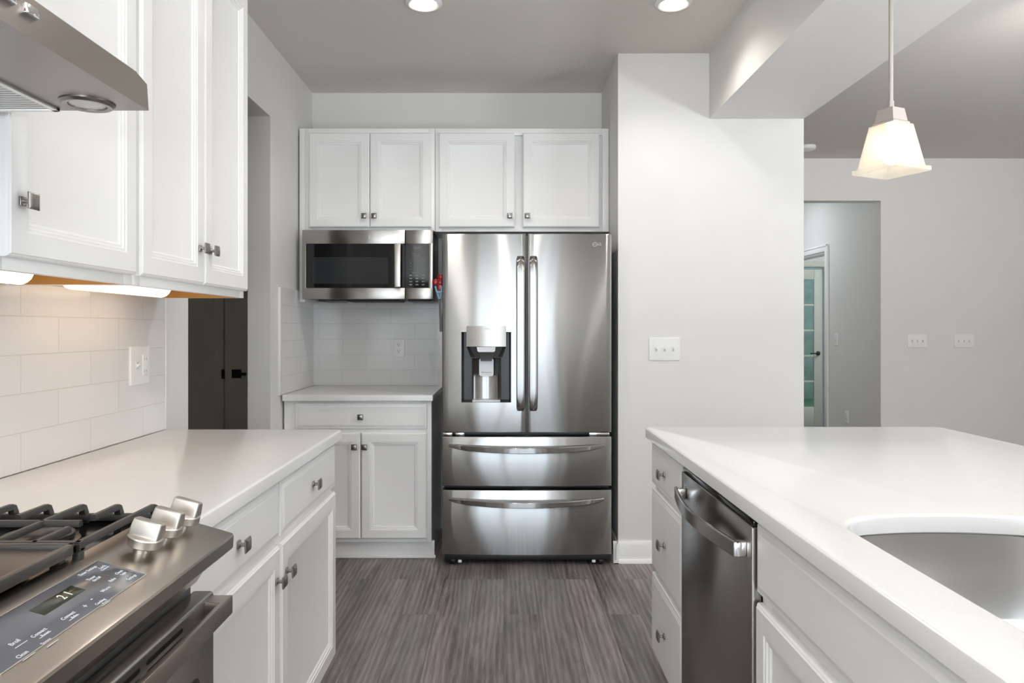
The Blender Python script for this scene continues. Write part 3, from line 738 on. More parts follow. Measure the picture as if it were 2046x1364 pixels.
# niche base cabinet
CF = 3.960
t = thing('base_cabinet', 'white base cabinet with drawer and two doors left of the fridge', 'cabinet', (-0.80, 4.27, 0))
x0, x1 = LW + 0.012, -0.398
bm = nb(); box(bm, x0, x1, CF + 0.019, 4.578, 0.10, 0.876); box(bm, x0, x1, CF + 0.055, 4.578, 0, 0.10); obj('body', bm, M['cab'], t)
bm = nb(); box(bm, x0, x0 + 0.085, CF, CF + 0.019, 0.10, 0.876, 0.001); box(bm, x1 - 0.03, x1, CF, CF + 0.019, 0.10, 0.876, 0.001)
for z0, z1 in ((0.10, 0.13), (0.69, 0.74), (0.850, 0.876)): box(bm, x0 + 0.085, x1 - 0.03, CF, CF + 0.019, z0, z1, 0.001)
obj('face_frame', bm, M['cab'], t)
bm = nb(); box(bm, x0, x1 + 0.012, CF + 0.043, CF + 0.055, 0, 0.095, 0.002); box(bm, x0, x1 + 0.02, CF + 0.031, CF + 0.043, 0, 0.018, 0.004); obj('toe_board', bm, M['trim'], t)
leaf(t, 'drawer', '-Y', (-1.142, CF, 0.724), 0.720, 0.140, DRAWER, (0.360, 0.066))
leaf(t, 'door', '-Y', (-1.142, CF, 0.122), 0.356, 0.580, DOOR, (0.356 - 0.03, 0.505))
leaf(t, 'door', '-Y', (-0.782, CF, 0.122), 0.360, 0.580, DOOR, (0.022, 0.505))

# ------------------------------------------------------------------ fridge
FX0, FX1, FY = -0.332, 0.577, 3.862
FXC = (FX0 + FX1) / 2; FHW = (FX1 - FX0) / 2; FB = 0.016
def fy(x): return FY + 0.006 - FB * (1 - ((x - FXC) / FHW) ** 2)
def curved_panel(bm, x0, x1, z0, z1, hole=None, n=16, back=3.925):
    """door skin that follows the gentle bow of the fridge front, with rounded edges and an optional rectangular hole"""
    xs = [x0, x0 + 0.0015, x0 + 0.005] + [x0 + 0.005 + (x1 - x0 - 0.01) * k / n for k in range(1, n)] + [x1 - 0.005, x1 - 0.0015, x1]
    if hole: xs = sorted(set([x for x in xs if all(abs(x - h) > 0.006 for h in hole[:2])] + list(hole[:2])))
    zs = [z0, z0 + 0.0015, z0 + 0.005] + ([hole[2], hole[3]] if hole else []) + [z1 - 0.005, z1 - 0.0015, z1]
    def e(v, a, b): d = min(v - a, b - v); return 0.005 if d < 1e-6 else (0.0014 if d < 0.002 else 0.0)
    g = [[bm.verts.new((x, fy(x) + max(e(x, x0, x1), e(z, z0, z1)), z)) for z in zs] for x in xs]
    for i in range(len(xs) - 1):
        for j in range(len(zs) - 1):
            if hole and xs[i] >= hole[0] - 1e-6 and xs[i + 1] <= hole[1] + 1e-6 and zs[j] >= hole[2] - 1e-6 and zs[j + 1] <= hole[3] + 1e-6: continue
            bm.faces.new((g[i][j], g[i + 1][j], g[i + 1][j + 1], g[i][j + 1]))
    ring = [g[i][0] for i in range(len(xs))] + [g[-1][j] for j in range(1, len(zs))] + [g[i][-1] for i in range(len(xs) - 2, -1, -1)] + [g[0][j] for j in range(len(zs) - 2, 0, -1)]
    bk = [bm.verts.new((v.co.x, back, v.co.z)) for v in ring]; n_ = len(ring)
    for k in range(n_): bm.faces.new((ring[k], bk[k], bk[(k + 1) % n_], ring[(k + 1) % n_]))
    bm.faces.new(bk[::-1])
    bmesh.ops.recalc_face_normals(bm, faces=bm.faces[:])
t = thing('fridge', 'stainless steel french door fridge with water dispenser', 'fridge', (FXC, 4.2, 0))
bm = nb(); box(bm, FX0 + 0.006, FX1 - 0.006, 3.935, 4.55, 0.035, 1.765, 0.004); box(bm, FX0 + 0.01, FX1 - 0.01, 3.927, 3.936, 0.70, 1.76)
obj('body', bm, M['fridgeside'], t)
zt, zb = 1.780, 0.716
HOLE = (-0.228, 0.038, 0.877, 1.254)
bm = nb(); curved_panel(bm, FX0, FXC - 0.005, zb, zt, HOLE); ld = obj('door', bm, M['steel'], t)
bm = nb(); curved_panel(bm, FXC + 0.005, FX1, zb, zt); rd = obj('door', bm, M['steel'], t)
bm = nb(); curved_panel(bm, FX0, FX1, 0.428, 0.694); d1 = obj('drawer', bm, M['steel'], t)
bm = nb(); curved_panel(bm, FX0, FX1, 0.060, 0.408); d2 = obj('drawer', bm, M['steel'], t)
bm = nb(); box(bm, FXC - 0.012, FXC + 0.012, 3.868, 3.90, zb + 0.01, zt - 0.01); obj('door_seal', bm, M['greyplastic'], t)
bm = nb(); box(bm, FX0 + 0.012, FX1 - 0.012, 3.875, 3.935, 0.028, 0.062, 0.006); obj('toe_grille', bm, M['blackplastic'], t)
for x in (FX0 + 0.055, FX1 - 0.055):
    bm = nb(); lathe(bm, [(0.020, -0.012), (0.022, -0.008), (0.022, 0.008), (0.020, 0.012)], frame((x, 3.90, 0.022), '-Y') @ Matrix.Rotation(PI / 2, 4, 'Y'), 24); obj('roller', bm, M['blackplastic'], t)
for x in (FX0 + 0.095, FX1 - 0.095):
    bm = nb(); box(bm, x - 0.010, x + 0.010, 3.868, 3.88, 0.016, 0.030, 0.003); obj('levelling_foot', bm, M['lightplastic'], t)
for x0, x1 in ((FX0 + 0.004, FX0 + 0.055), (FX0 + 0.070, FX0 + 0.12), (FX1 - 0.12, FX1 - 0.01)):
    bm = nb(); box(bm, x0, x1, 3.872, 3.91, 0.698, 0.713, 0.003); obj('hinge', bm, M['chrome'], t)
# bar handles
for par, x in ((ld, FXC - 0.034), (rd, FXC + 0.034)):
    bm = nb(); loops = []; n = 36
    for k in range(n + 1):
        q = 2 * k / n - 1; z = 1.246 + 0.414 * math.sin(q * PI / 2); e = abs(math.sin(q * PI / 2)); w = 0.0225 * (1 - 0.3 * e ** 40)
        y = 3.853 - 0.050 * (1 - e ** 14) - 0.006 * (1 - e * e); th = 0.014
        loops.append([(x - w, y, z), (x - w + 0.004, y - 0.0035, z), (x, y - 0.0048, z), (x + w - 0.004, y - 0.0035, z), (x + w, y, z), (x + w - 0.003, y + th, z), (x - w + 0.003, y + th, z)])
    loft(bm, loops); obj('handle', bm, M['steel'], par)
for par, z in ((d1, 0.640), (d2, 0.352)):
    bm = nb(); n = 30; xa, xb = FX0 + 0.036, FX1 - 0.042; loops = []
    for k in range(n + 1):
        s = k / n; x = xa + (xb - xa) * s; d = 0.006 + 0.054 * math.sin(PI * s) ** 0.9; y = fy(x)
        dz = 0.010 * math.sin(PI * s); tp = 1 - 0.55 * abs(2 * s - 1) ** 6; zt_ = z + 0.015 - dz; zb_ = z + 0.013 - dz - 0.031 * tp
        loops.append([(x, y + 0.001, zt_ - 0.001), (x, y - d, zt_ - 0.003), (x, y - d - 0.002, zt_ - 0.006), (x, y - d - 0.001, zb_ + 0.003), (x, y - d + 0.002, zb_), (x, y - d + 0.010, zb_), (x, y - d * 0.8 + 0.006, zb_ + 0.012 * tp), (x, y + 0.001, zt_ - 0.014 * tp)])
    loft(bm, loops); obj('handle', bm, M['steel'], par)
# emblem, upper right
bm = nb(); m = frame((0.487, fy(0.487) - 0.0006, 1.723), '-Y')
loft(bm, [[(r * math.cos(2 * PI * k / 24), r * math.sin(2 * PI * k / 24), z) for k in range(24)] for r, z in ((0.0115, 0), (0.0115, 0.0006), (0.0095, 0.0006), (0.0095, 0))], False, False, m)
text(bm, 'LG', 0.009, m); text(bm, 'LG', 0.018, m @ Matrix.Translation((0.024, 0, 0)))
obj('emblem', bm, M['lightplastic'], rd)
# dispenser
bm = nb(); hx0, hx1, hz0, hz1 = HOLE; yb = 3.925
t2 = nb()
fl = fy(-0.1)
def quad(b, *p): b.faces.new([b.verts.new(q) for q in p])
quad(bm, (hx0, fy(hx0), hz0), (hx0, fy(hx0), hz1), (hx0 + 0.01, yb, hz1), (hx0 + 0.01, yb, hz0))
quad(bm, (hx1, fy(hx1), hz1), (hx1, fy(hx1), hz0), (hx1 - 0.01, yb, hz0), (hx1 - 0.01, yb, hz1))
quad(bm, (hx0, fy(hx0), hz1), (hx1, fy(hx1), hz1), (hx1 - 0.01, yb, hz1), (hx0 + 0.01, yb, hz1))
quad(bm, (hx1, fy(hx1), hz0), (hx0, fy(hx0), hz0), (hx0 + 0.01, yb, hz0 + 0.01), (hx1 - 0.01, yb, hz0 + 0.01))
quad(bm, (hx0 + 0.01, yb - 0.001, hz0), (hx0 + 0.01, yb - 0.001, hz1), (hx1 - 0.01, yb - 0.001, hz1), (hx1 - 0.01, yb - 0.001, hz0))
t2.free(); bmesh.ops.recalc_face_normals(bm, faces=bm.faces[:]); dp = obj('dispenser_recess', bm, M['recess'], ld)
xc = (hx0 + hx1) / 2; ch = 0.078
bm = nb(); n = 14; lo = []
for k in range(n + 1):
    a = PI * k / n; lo.append((xc - ch * math.cos(a), 3.894 + 0.026 * math.sin(a)))
for (xa, ya), (xb_, yb2) in zip(lo, lo[1:]): quad(bm, (xa, ya, hz0 + 0.012), (xb_, yb2, hz0 + 0.012), (xb_, yb2, 1.112), (xa, ya, 1.112))
bmesh.ops.remove_doubles(bm, verts=bm.verts[:], dist=1e-5); bmesh.ops.recalc_face_normals(bm, faces=bm.faces[:]); obj('back_plate', bm, M['steel'], dp, 60)
bm = nb(); box(bm, xc - 0.075, xc + 0.075, fy(xc) + 0.004, 3.915, hz0, hz0 + 0.012, 0.002); obj('drip_tray', bm, M['lightplastic'], dp)
bm = nb(); pts = [(xc - 0.106 + 0.212 * k / 10) for k in range(11)]
front = [(x, fy(x) - 0.003 - 0.006 * (1 - ((x - xc) / 0.106) ** 2)) for x in pts]
poly = front + [(xc + 0.106, 3.90), (xc - 0.106, 3.90)]
loft(bm, [[(x, y, z) for x, y in poly] for z in (1.176, 1.286)]); pn = obj('control_panel', bm, M['mwsteel'], ld)
bm = nb(); yt = fy(xc) - 0.0095
text(bm, 'ThinQ', 0.012, frame((xc + 0.006, yt, 1.270), '-Y')); text(bm, 'Filter', 0.007, frame((xc + 0.072, yt + 0.0015, 1.270), '-Y'))
for k, s in enumerate(('Water', 'Ice', 'Crush', 'Light', 'Lock')): text(bm, s, 0.0085, frame((xc - 0.08 + k * 0.04, yt + (0.004 if k in (0, 4) else 0.0008), 1.211), '-Y'))
obj('panel_marks', bm, M['greymark'], pn)
bm = nb(); loft(bm, [[(x, 3.893 + 0.0 * z, z) if False else (x, y, z) for x, y in poly2] for z, poly2 in ((1.118, [(xc - 0.085, 3.895), (xc - 0.06, 3.876), (xc + 0.06, 3.876), (xc + 0.085, 3.895), (xc + 0.085, 3.92), (xc - 0.085, 3.92)]), (1.176, [(xc - 0.105, 3.88), (xc - 0.09, 3.857), (xc + 0.09, 3.857), (xc + 0.105, 3.88), (xc + 0.105, 3.92), (xc - 0.105, 3.92)]))]); obj('chute_hood', bm, M['greyplastic'], dp)
bm = nb(); loft(bm, [[(xc - w, y0, z), (xc + w, y0, z), (xc + w, 3.90, z), (xc - w, 3.90, z)] for w, y0, z in ((0.030, 3.860, 1.098), (0.034, 3.858, 1.120), (0.046, 3.850, 1.146))]); obj('nozzle', bm, M['greyplastic'], dp)
bm = nb(); loft(bm, [[(xc - w, 3.846, z), (xc + w, 3.846, z), (xc + w, 3.86, z), (xc - w, 3.86, z)] for w, z in ((0.040, 1.147), (0.047, 1.152), (0.050, 1.174))]); obj('nozzle_cap', bm, M['lightplastic'], dp)
bm = nb(); lathe(bm, [(0.004, -0.012), (0.005, 0)], Matrix.Translation((xc, 3.864, 1.112)), 12); obj('spout', bm, M['chrome'], dp)
bm = nb(); loft(bm, [[(x, y, z) for x, z in rrect(xc - 0.039, xc + 0.039, 1.016, 1.112, 0.012)] for y in (3.905, 3.884)])
box(bm, xc - 0.027, xc + 0.027, 3.878, 3.885, 1.036, 1.041, 0.002); obj('paddle', bm, M['lightplastic'], dp)

# red clip hanging in the gap beside the fridge
t = thing('bag_clip', 'red and light blue clip on dark strap hanging between microwave and fridge', 'clip', (-0.358, 3.96, 1.45))
bm = nb()
for (x, z, r) in ((-0.348, 1.555, 0.017), (-0.376, 1.527, 0.017), (-0.352, 1.525, 0.018)):
    lathe(bm, [(r * 0.6, -0.010), (r, -0.006), (r, 0.006), (r * 0.6, 0.010)], frame((x, 3.96, z), '-Y'), 20)
box(bm, -0.366, -0.340, 3.952, 3.968, 1.475, 1.545, 0.005); obj('clip_head', bm, M['red'], t)
bm = nb(); tube(bm, [(-0.377, 3.95, 1.505), (-0.366, 3.95, 1.468), (-0.356, 3.95, 1.435)], 0.005); tube(bm, [(-0.340, 3.95, 1.505), (-0.342, 3.95, 1.468), (-0.350, 3.95, 1.435)], 0.005); tube(bm, [(-0.368, 3.948, 1.472), (-0.340, 3.948, 1.472)], 0.006)
obj('clip_arms', bm, M['blue'], t)
bm = nb(); loft(bm, [[(x - 0.008, 3.956, z), (x + 0.008, 3.956, z), (x + 0.008, 3.962, z), (x - 0.008, 3.962, z)] for x, z in ((-0.353, 1.45), (-0.350, 1.38), (-0.347, 1.32), (-0.346, 1.255))]); obj('strap', bm, M['fridgeside'], t)

# ------------------------------------------------------------------ range hood
HY0, HY1 = 0.512, 1.268
t = thing('range_hood', 'stainless steel under-cabinet range hood above the gas range', 'hood', (LW, 0.89, 1.654))
YX = Matrix(((1, 0, 0, 0), (0, 0, 1, 0), (0, 1, 0, 0), (0, 0, 0, 1)))     # local (x, z) polygon, extruded along Y
bm = nb()
sec = [(-0.625, 1.654), (-0.635, 1.714), (-0.640, 1.718), (-0.98, 1.80), (LW + 0.012, 1.80), (LW + 0.012, 1.654)]
sec1 = [(-0.625, 1.654), (-0.628, 1.700), (-0.640, 1.704), (-0.98, 1.79), (LW + 0.012, 1.79), (LW + 0.012, 1.654)]
loft(bm, [[(x, HY0, z) for x, z in sec], [(x, HY1 - 0.024, z) for x, z in sec], [(x, HY1, z) for x, z in sec1]])
obj('canopy', bm, M['hoodsteel'], t)
bm = nb(); fx0, fx1, fy0_, fy1_ = LW + 0.06, -0.776, 0.55, 1.272 - 0.012
for a in ((fx0, fx1, fy1_ - 0.010, fy1_), (fx0, fx1, fy0_, fy0_ + 0.010), (fx1 - 0.010, fx1, fy0_, fy1_), (fx0, fx0 + 0.010, fy0_, fy1_)): box(bm, *a, 1.649, 1.6545, 0.001)
box(bm, fx0 + 0.01, fx1 - 0.01, fy0_ + 0.01, fy1_ - 0.01, 1.6535, 1.6545)
for k in range(62):
    yy = fy0_ + 0.014 + k * (fy1_ - fy0_ - 0.028) / 62
    box(bm, fx0 + 0.010, fx1 - 0.010, yy, yy + 0.0055, 1.6505, 1.6535, 0.001, 1)
obj('grease_filter', bm, M['filter'], t)
for y in (1.225, 0.56):
    m = frame((-0.708, y, 1.654), '-Z'); bm = nb(); lathe(bm, [(0.043, 0), (0.043, 0.002), (0.038, 0.006), (0.030, 0.005), (0.028, 0.0)], m, 40); lg = obj('lamp', bm, M['hoodsteel'], t)
    bm = nb(); lathe(bm, [(0.029, 0.0), (0.028, 0.003), (0.018, 0.0045)], m, 32); obj('lamp_lens', bm, M['hoodlens'], lg)
for k in range(4):
    m = Matrix.Translation((-0.632, 0.955 - k * 0.045, 1.690)) @ Matrix.Rotation(math.radians(-9), 4, 'Y')
    bm = nb(); box(bm, -0.002, 0.009, -0.013, 0.013, -0.008, 0.008, 0.003, 3, mat=m); obj('button', bm, M['chrome'], t)

# ------------------------------------------------------------------ range
RY0, RY1 = 0.520, 1.283
RC = (RY0 + RY1) / 2
t = thing('range', 'stainless steel gas range with black grates and front control panel', 'stove', (-0.87, RC, 0))
bm = nb(); box(bm, LW + 0.012, -0.555, RY0 + 0.004, RY1 - 0.004, 0.03, 0.915, 0.003); box(bm, -1.15, -0.60, RY0 + 0.03, RY1 - 0.03, 0, 0.03)
obj('body', bm, M['greyplastic'], t)
# cooktop: steel rim with dark recessed tray
bm = nb(); box(bm, LW + 0.012, -0.616, RY0, RY1, 0.9155, 0.930, 0.004)
ct = obj('cooktop', bm, M['blackgloss'], t)
bm = nb()
for a in ((LW + 0.012, -0.616, RY1 - 0.012, RY1 - 0.0), (LW + 0.012, -0.616, RY0, RY0 + 0.012), (LW + 0.012, LW + 0.035, RY0, RY1)): box(bm, *a, 0.930, 0.9385, 0.003)
obj('rim', bm, M['greyplastic'], ct)
# control panel, rounded nose
sec = [(-0.616, 0.915), (-0.616, 0.9435), (-0.612, 0.9455), (-0.4835, 0.9088), (-0.4800, 0.9070), (-0.4785, 0.9035), (-0.4795, 0.884), (-0.4825, 0.8805), (-0.498, 0.871), (-0.53, 0.845), (-0.545, 0.822), (-0.556, 0.822), (-0.556, 0.915)]
bm = nb(); loops = []
for y, s in ((RY0, 0.007), (RY0 + 0.002, 0.002), (RY0 + 0.007, 0), (RY1 - 0.007, 0), (RY1 - 0.002, 0.002), (RY1, 0.007)):
    loops.append([((x - s * max(0, min(1, (x + 0.56) / 0.06))), y, z - (s * 0.25 if z > 0.905 else 0)) for x, z in sec])
loft(bm, loops); cp = obj('control_panel', bm, M['steelx'], t, 22)
# tilted plane of the panel
pu = Vector((0, 1, 0)); px = Vector((0.112, 0, -0.032)).normalized(); pn_ = px.cross(pu).normalized()
def on_panel(tt, y, lift=0.0):
    """tt = 0 at the cooktop edge .. 1 at the nose; local x along +Y (reading direction), local y up the slope, local z off the panel"""
    o = Vector((-0.612, y, 0.9455)) + px * (tt * 0.128) + pn_ * lift
    m = Matrix.Identity(4)
    for i in range(3): m[i][0] = pu[i]; m[i][1] = -px[i]; m[i][2] = pn_[i]; m[i][3] = o[i]
    return m
GY0, GY1 = 0.735, 1.033
bm = nb(); box(bm, GY0 - RC, GY1 - RC, -0.0715, -0.001, 0, 0.0012, 0.0005, mat=on_panel(0.24, RC))
gl = obj('touch_panel', bm, M['panelglass'], cp)
bm = nb(); m = on_panel(0.24, RC)
for a in ((GY0 - RC - 0.0012, GY1 - RC + 0.0012, -0.0008, 0.0004), (GY0 - RC - 0.0012, GY1 - RC + 0.0012, -0.0729, -0.0717), (GY1 - RC, GY1 - RC + 0.0012, -0.0729, 0.0004)): box(bm, *a, 0, 0.0016, mat=m)
obj('bezel', bm, M['nickel'], gl)
bm = nb(); box(bm, -0.042, 0.042, -0.010, 0.010, 0.001, 0.0016, 0.0002, mat=on_panel(0.44, 0.902)); obj('display', bm, M['display'], gl)
bm = nb(); text(bm, '2 1', 0.017, on_panel(0.44, 0.916, 0.0018)); obj('clock_digits', bm, M['digits'], gl)
bm = nb(); L = 0.0014
def lbl(s, tt, y, size=0.0072, bar=False):
    text(bm, s, size, on_panel(tt, y, L))
    if bar: box(bm, -0.010, 0.010, -0.0080, -0.0072, L - 0.0002, L + 0.0002, mat=on_panel(tt, y))
lbl('Timer Settings', 0.30, 0.995, 0.0068); lbl('Lock', 0.36, 1.018); lbl('Controls', 0.40, 1.016, 0.005); lbl('Timer', 0.42, 0.978); lbl('On Off', 0.47, 0.980, 0.006)
lbl('Oven', 0.56, 1.016); lbl('Light', 0.61, 1.016, 0.006); lbl('Bake', 0.60, 0.990); lbl('Settings', 0.72, 1.012, 0.0068)
lbl('Warm', 0.66, 0.960); lbl('+', 0.70, 0.905, 0.012); lbl('-', 0.66, 0.925, 0.014); lbl('Cooking', 0.76, 0.925, 0.006, True); lbl('Probe', 0.80, 0.928, 0.005)
lbl('Convect', 0.68, 0.873, 0.0072, True); lbl('Bake', 0.73, 0.876, 0.006); lbl('Convect', 0.66, 0.822, 0.0072, True); lbl('Roast', 0.71, 0.824, 0.006)
lbl('Broil', 0.60, 0.792, 0.0078, True); lbl('Clean', 0.76, 0.775, 0.0072, True); lbl('Steam', 0.79, 0.81, 0.0065, True); lbl('Start', 0.50, 0.765, 0.0072)
obj('panel_lettering', bm, M['mark'], gl)
# knobs
for y in (1.105, 1.172, 1.240, 0.698, 0.630, 0.563):
    m = on_panel(0.46, y, 0.0); bm = nb()
    lathe(bm, [(0.012, 0.0), (0.012, 0.010), (0.0245, 0.0105), (0.0260, 0.012), (0.0260, 0.0235), (0.0248, 0.0255), (0.0225, 0.0265)], m, 40)
    loops = []
    for z, w, h in ((0.026, 0.0135, 0.0235), (0.038, 0.0120, 0.0232), (0.0475, 0.0100, 0.0225), (0.0492, 0.0085, 0.0210)):
        loops.append([(x, yy, z + 0.010 * (yy / 0.0235) * (1 if z > 0.03 else 0) * 0.35) for x, yy in rrect(-h, h, -w, w, 0.004, 3)])
    loft(bm, loops, mat=m @ Matrix.Rotation(PI / 2, 4, 'Z')); obj('knob', bm, M['nickel'], cp, 25)
# grates
GT = 0.968
def bar(bm, a, b, w=0.0105, h=0.0095, droop0=False, droop1=False):
    """rounded bar along X or Y at grate height, ends may curl down to a foot"""
    a, b = Vector(a), Vector(b); d = (b - a).normalized(); s = Vector((-d.y, d.x, 0)); pts = []
    if droop0: pts += [a + Vector((0, 0, -0.034)) - d * 0.006, a + Vector((0, 0, -0.016)) - d * 0.004, a + Vector((0, 0, -0.004)) + d * 0.002, a + d * 0.012]
    else: pts += [a]
    if droop1: pts += [b - d * 0.012, b + Vector((0, 0, -0.004)) - d * 0.002, b + Vector((0, 0, -0.016)) + d * 0.004, b + Vector((0, 0, -0.034)) + d * 0.006]
    else: pts += [b]
    loops = []
    for i, p in enumerate(pts):
        tg = (pts[min(i + 1, len(pts) - 1)] - pts[max(i - 1, 0)]).normalized(); u = s.cross(tg)
        if u.z < 0 and abs(u.z) > 0.1: u = -u
        hh = h * (1.5 if 0 < i < len(pts) - 1 and (droop0 and i < 3 or droop1 and i > len(pts) - 4) else 1)
        ww = w / 2
        loops.append([tuple(p + s * q + u * e) for q, e in ((-ww, -hh), (ww, -hh), (ww, -0.003), (ww * 0.6, 0), (-ww * 0.6, 0), (-ww, -0.003))])
    loft(bm, loops)
def grate(y_in, y_out):
    bm = nb(); sg = 1 if y_out > y_in else -1
    rows = [-0.606, -0.668, -0.729, -0.790, -0.851, -0.912, -0.973, -1.034, -1.095, -1.156]
    yb_ = (y_in + y_out) / 2
    for i, x in enumerate(rows):
        z = GT
        if i in (0, 2, 4, 5, 7, 9):
            bar(bm, (x, y_in, z), (x, y_out, z), droop1=True)
        else:
            bar(bm, (x, y_out - sg * 0.085, z), (x, y_out, z), droop1=True); bar(bm, (x, y_in, z), (x, y_in + sg * 0.085, z))
    for yy in (y_in + sg * 0.006,):
        bar(bm, (-0.600, yy, GT), (-1.160, yy, GT), 0.014, 0.013)
    for xa, xb in ((-0.668, -0.80), (-0.965, -1.10)): bar(bm, (xa, yb_, GT), (xb, yb_, GT))
    box(bm, -1.162, -0.600, min(y_out, y_out - sg * 0.010), max(y_out, y_out - sg * 0.010), 0.9385, 0.950, 0.002)
    for x in (-0.606, -0.88, -1.156): box(bm, x - 0.006, x + 0.006, y_in - (0.0 if sg > 0 else 0.012), y_in + (0.012 if sg > 0 else 0.0), 0.930, 0.960, 0.002)
    return obj('grate', bm, M['iron'], t, 40)
grate(1.020, 1.256); grate(0.783, 0.547)
bm = nb(); box(bm, -1.150, -0.608, 0.797, 1.006, 0.955, 0.964, 0.003)
for a in ((-1.156, -0.600, 0.790, 0.802), (-1.156, -0.600, 1.001, 1.013), (-0.612, -0.600, 0.790, 1.013), (-1.156, -1.144, 0.790, 1.013)): box(bm, *a, 0.954, 0.970, 0.003)
for x in (-0.62, -1.14):
    for y in (0.80, 1.0): box(bm, x - 0.008, x + 0.008, y - 0.006, y + 0.006, 0.930, 0.956, 0.002)
obj('griddle', bm, M['griddle'], t)
for x, y, r in ((-0.735, 1.135, 0.052), (-1.03, 1.135, 0.04), (-0.735, 0.665, 0.04), (-1.03, 0.665, 0.045)):
    bm = nb(); lathe(bm, [(r * 1.15, 0), (r * 1.15, 0.006), (r * 0.9, 0.008), (r, 0.010), (r, 0.016), (r * 0.9, 0.019), (r * 0.3, 0.020)], Matrix.Translation((x, y, 0.930)), 40); obj('burner', bm, M['griddle'], t)
# oven door
bm = nb(); OX = -0.513
box(bm, OX - 0.038, OX, RY0 + 0.004, RY1 - 0.006, 0.225, 0.808, 0.006, 3)
od = obj('oven_door', bm, M['dwsteel'], t)
bm = nb()
for g0 in (0.57, 0.73, 0.90, 1.035):
    for z in (0.790, 0.775):
        loft(bm, [[(OX + d, y, zz) for y, zz in rrect(g0, g0 + 0.115, z - 0.0035, z + 0.0035, 0.0033, 4)] for d in (-0.0005, 0.0006)])
obj('vent_slot', bm, M['slot'], od)
bm = nb(); loft(bm, [[(x, y, z) for y, z in rrect(RY0 + 0.07, RY1 - 0.07, 0.33, 0.69, 0.02)] for x in (OX - 0.01, OX + 0.0015)]); obj('oven_window', bm, M['glassblack'], od)
# flat bar handle with folded ends
bm = nb(); sx = -0.478
sec = [(RY0 + 0.012, OX - 0.002), (RY0 + 0.012, sx), (RY1 - 0.012, sx), (RY1 - 0.012, OX - 0.002), (RY1 - 0.046, OX - 0.002), (RY1 - 0.050, sx - 0.010), (RY0 + 0.050, sx - 0.010), (RY0 + 0.046, OX - 0.002)]
prism(bm, [(x, y) for y, x in sec], 0.7695, 0.8015, None, 0.0015)
obj('handle', bm, M['steelx'], od)
bm = nb(); box(bm, OX - 0.035, OX - 0.002, RY0 + 0.005, RY1 - 0.007, 0.045, 0.215, 0.004); obj('storage_drawer', bm, M['dwsteel'], t)

# ------------------------------------------------------------------ pendant and ceiling lights
def pendant(label, PX, PY):
    def sq(h, z): return [(-h, -h, z), (h, -h, z), (h, h, z), (-h, h, z)]
    t = thing('pendant_light', label, 'lamp', (PX, PY, 1.755))
    R = Matrix.Translation((PX, PY, 0)) @ Matrix.Rotation(math.radians(24.3), 4, 'Z')
    bm = nb(); lathe(bm, [(0.0065, 1.948), (0.0065, 2.40)], Matrix.Translation((PX, PY, 0)), 16); lathe(bm, [(0.009, 1.948), (0.009, 1.975)], Matrix.Translation((PX, PY, 0)), 16); obj('rod', bm, M['pendmetal'], t)
    bm = nb(); lathe(bm, [(0.055, 2.396), (0.06, 2.402), (0.06, 2.416)], Matrix.Translation((PX, PY, 0)), 32); obj('ceiling_canopy', bm, M['pendmetal'], t)
    bm = nb(); loft(bm, [sq(0.0375, 1.902), sq(0.0365, 1.908), sq(0.0325, 1.911), sq(0.0265, 1.950)], True, True, R); obj('cap', bm, M['pendmetal'], t)
    bm = nb(); loft(bm, [sq(0.034, 1.903), sq(0.0435, 1.900), sq(0.0665, 1.770), sq(0.0775, 1.767), sq(0.0775, 1.755), sq(0.072, 1.752), sq(0.0625, 1.768), sq(0.040, 1.896), sq(0.031, 1.899)], False, False, R); obj('shade', bm, M['frost'], t)
    bm = nb(); lathe(bm, [(0.010, 1.90), (0.011, 1.862), (0.015, 1.852), (0.026, 1.828), (0.028, 1.810), (0.020, 1.788), (0.006, 1.780)], Matrix.Translation((PX, PY, 0)), 24); obj('bulb', bm, M['bulb'], t)

pendant('lit pendant with square frosted glass shade hanging above far end of island', 1.200, 2.235)
pendant('unseen second pendant with square frosted glass shade, added above the sink for light', 1.200, 1.05)  # repeat pendant out of view, added for its light

def can_light(label, x, y, power=11, aim=None, cone=140):
    t = thing('ceiling_light', label, 'light', (x, y, CE), 'round recessed ceiling lights')
    m = frame((x, y, CE), '-Z')
    bm = nb(); lathe(bm, [(0.085, 0), (0.083, 0.006), (0.070, 0.012), (0.060, 0.009), (0.055, 0.004)], m, 48, False); obj('trim_ring', bm, M['whiteplastic'], t)
    bm = nb(); lathe(bm, [(0.058, 0.002), (0.054, 0.007), (0.03, 0.009)], m, 40); obj('lens', bm, M['can'], t)
    d = bpy.data.lights.new('downlight', 'SPOT'); d.energy = power; d.color = kelvin('soft'); d.spot_size = math.radians(cone); d.spot_blend = 0.6 if aim is None else 1.0; d.shadow_soft_size = 0.05
    o = bpy.data.objects.new('downlight', d); o.parent = t; o.location = (0, 0, -0.03); C.objects.link(o)
    if aim: o.rotation_euler = (Vector(aim) - Vector((x, y, CE - 0.03))).to_track_quat('-Z', 'Y').to_euler()
can_light('lit round ceiling light on the left, in front of the microwave cabinets', -0.37, 3.32, 15)
can_light('lit round ceiling light on the right, nearer the ceiling beam', 0.78, 3.32, 11)
can_light('unseen ceiling light added above the aisle, beside the far end of left worktop', -0.10, 2.1, 5)  # this pair is added out of view to lift the lower cabinets
can_light('unseen ceiling light added above the aisle, beside the dishwasher', 0.30, 2.1, 4)
can_light('unseen ceiling light added over the range, behind the viewer', -0.05, 0.9, 7)  # pair above the frame, positions invented, added to light the cabinet faces
can_light('unseen ceiling light added over the sink aisle, behind the viewer', 0.50, 0.9, 4)
can_light('unseen ceiling light added near the rear glazed door, range side', -0.37, -1.5, 10)  # rear pair at invented positions, added for more light from behind
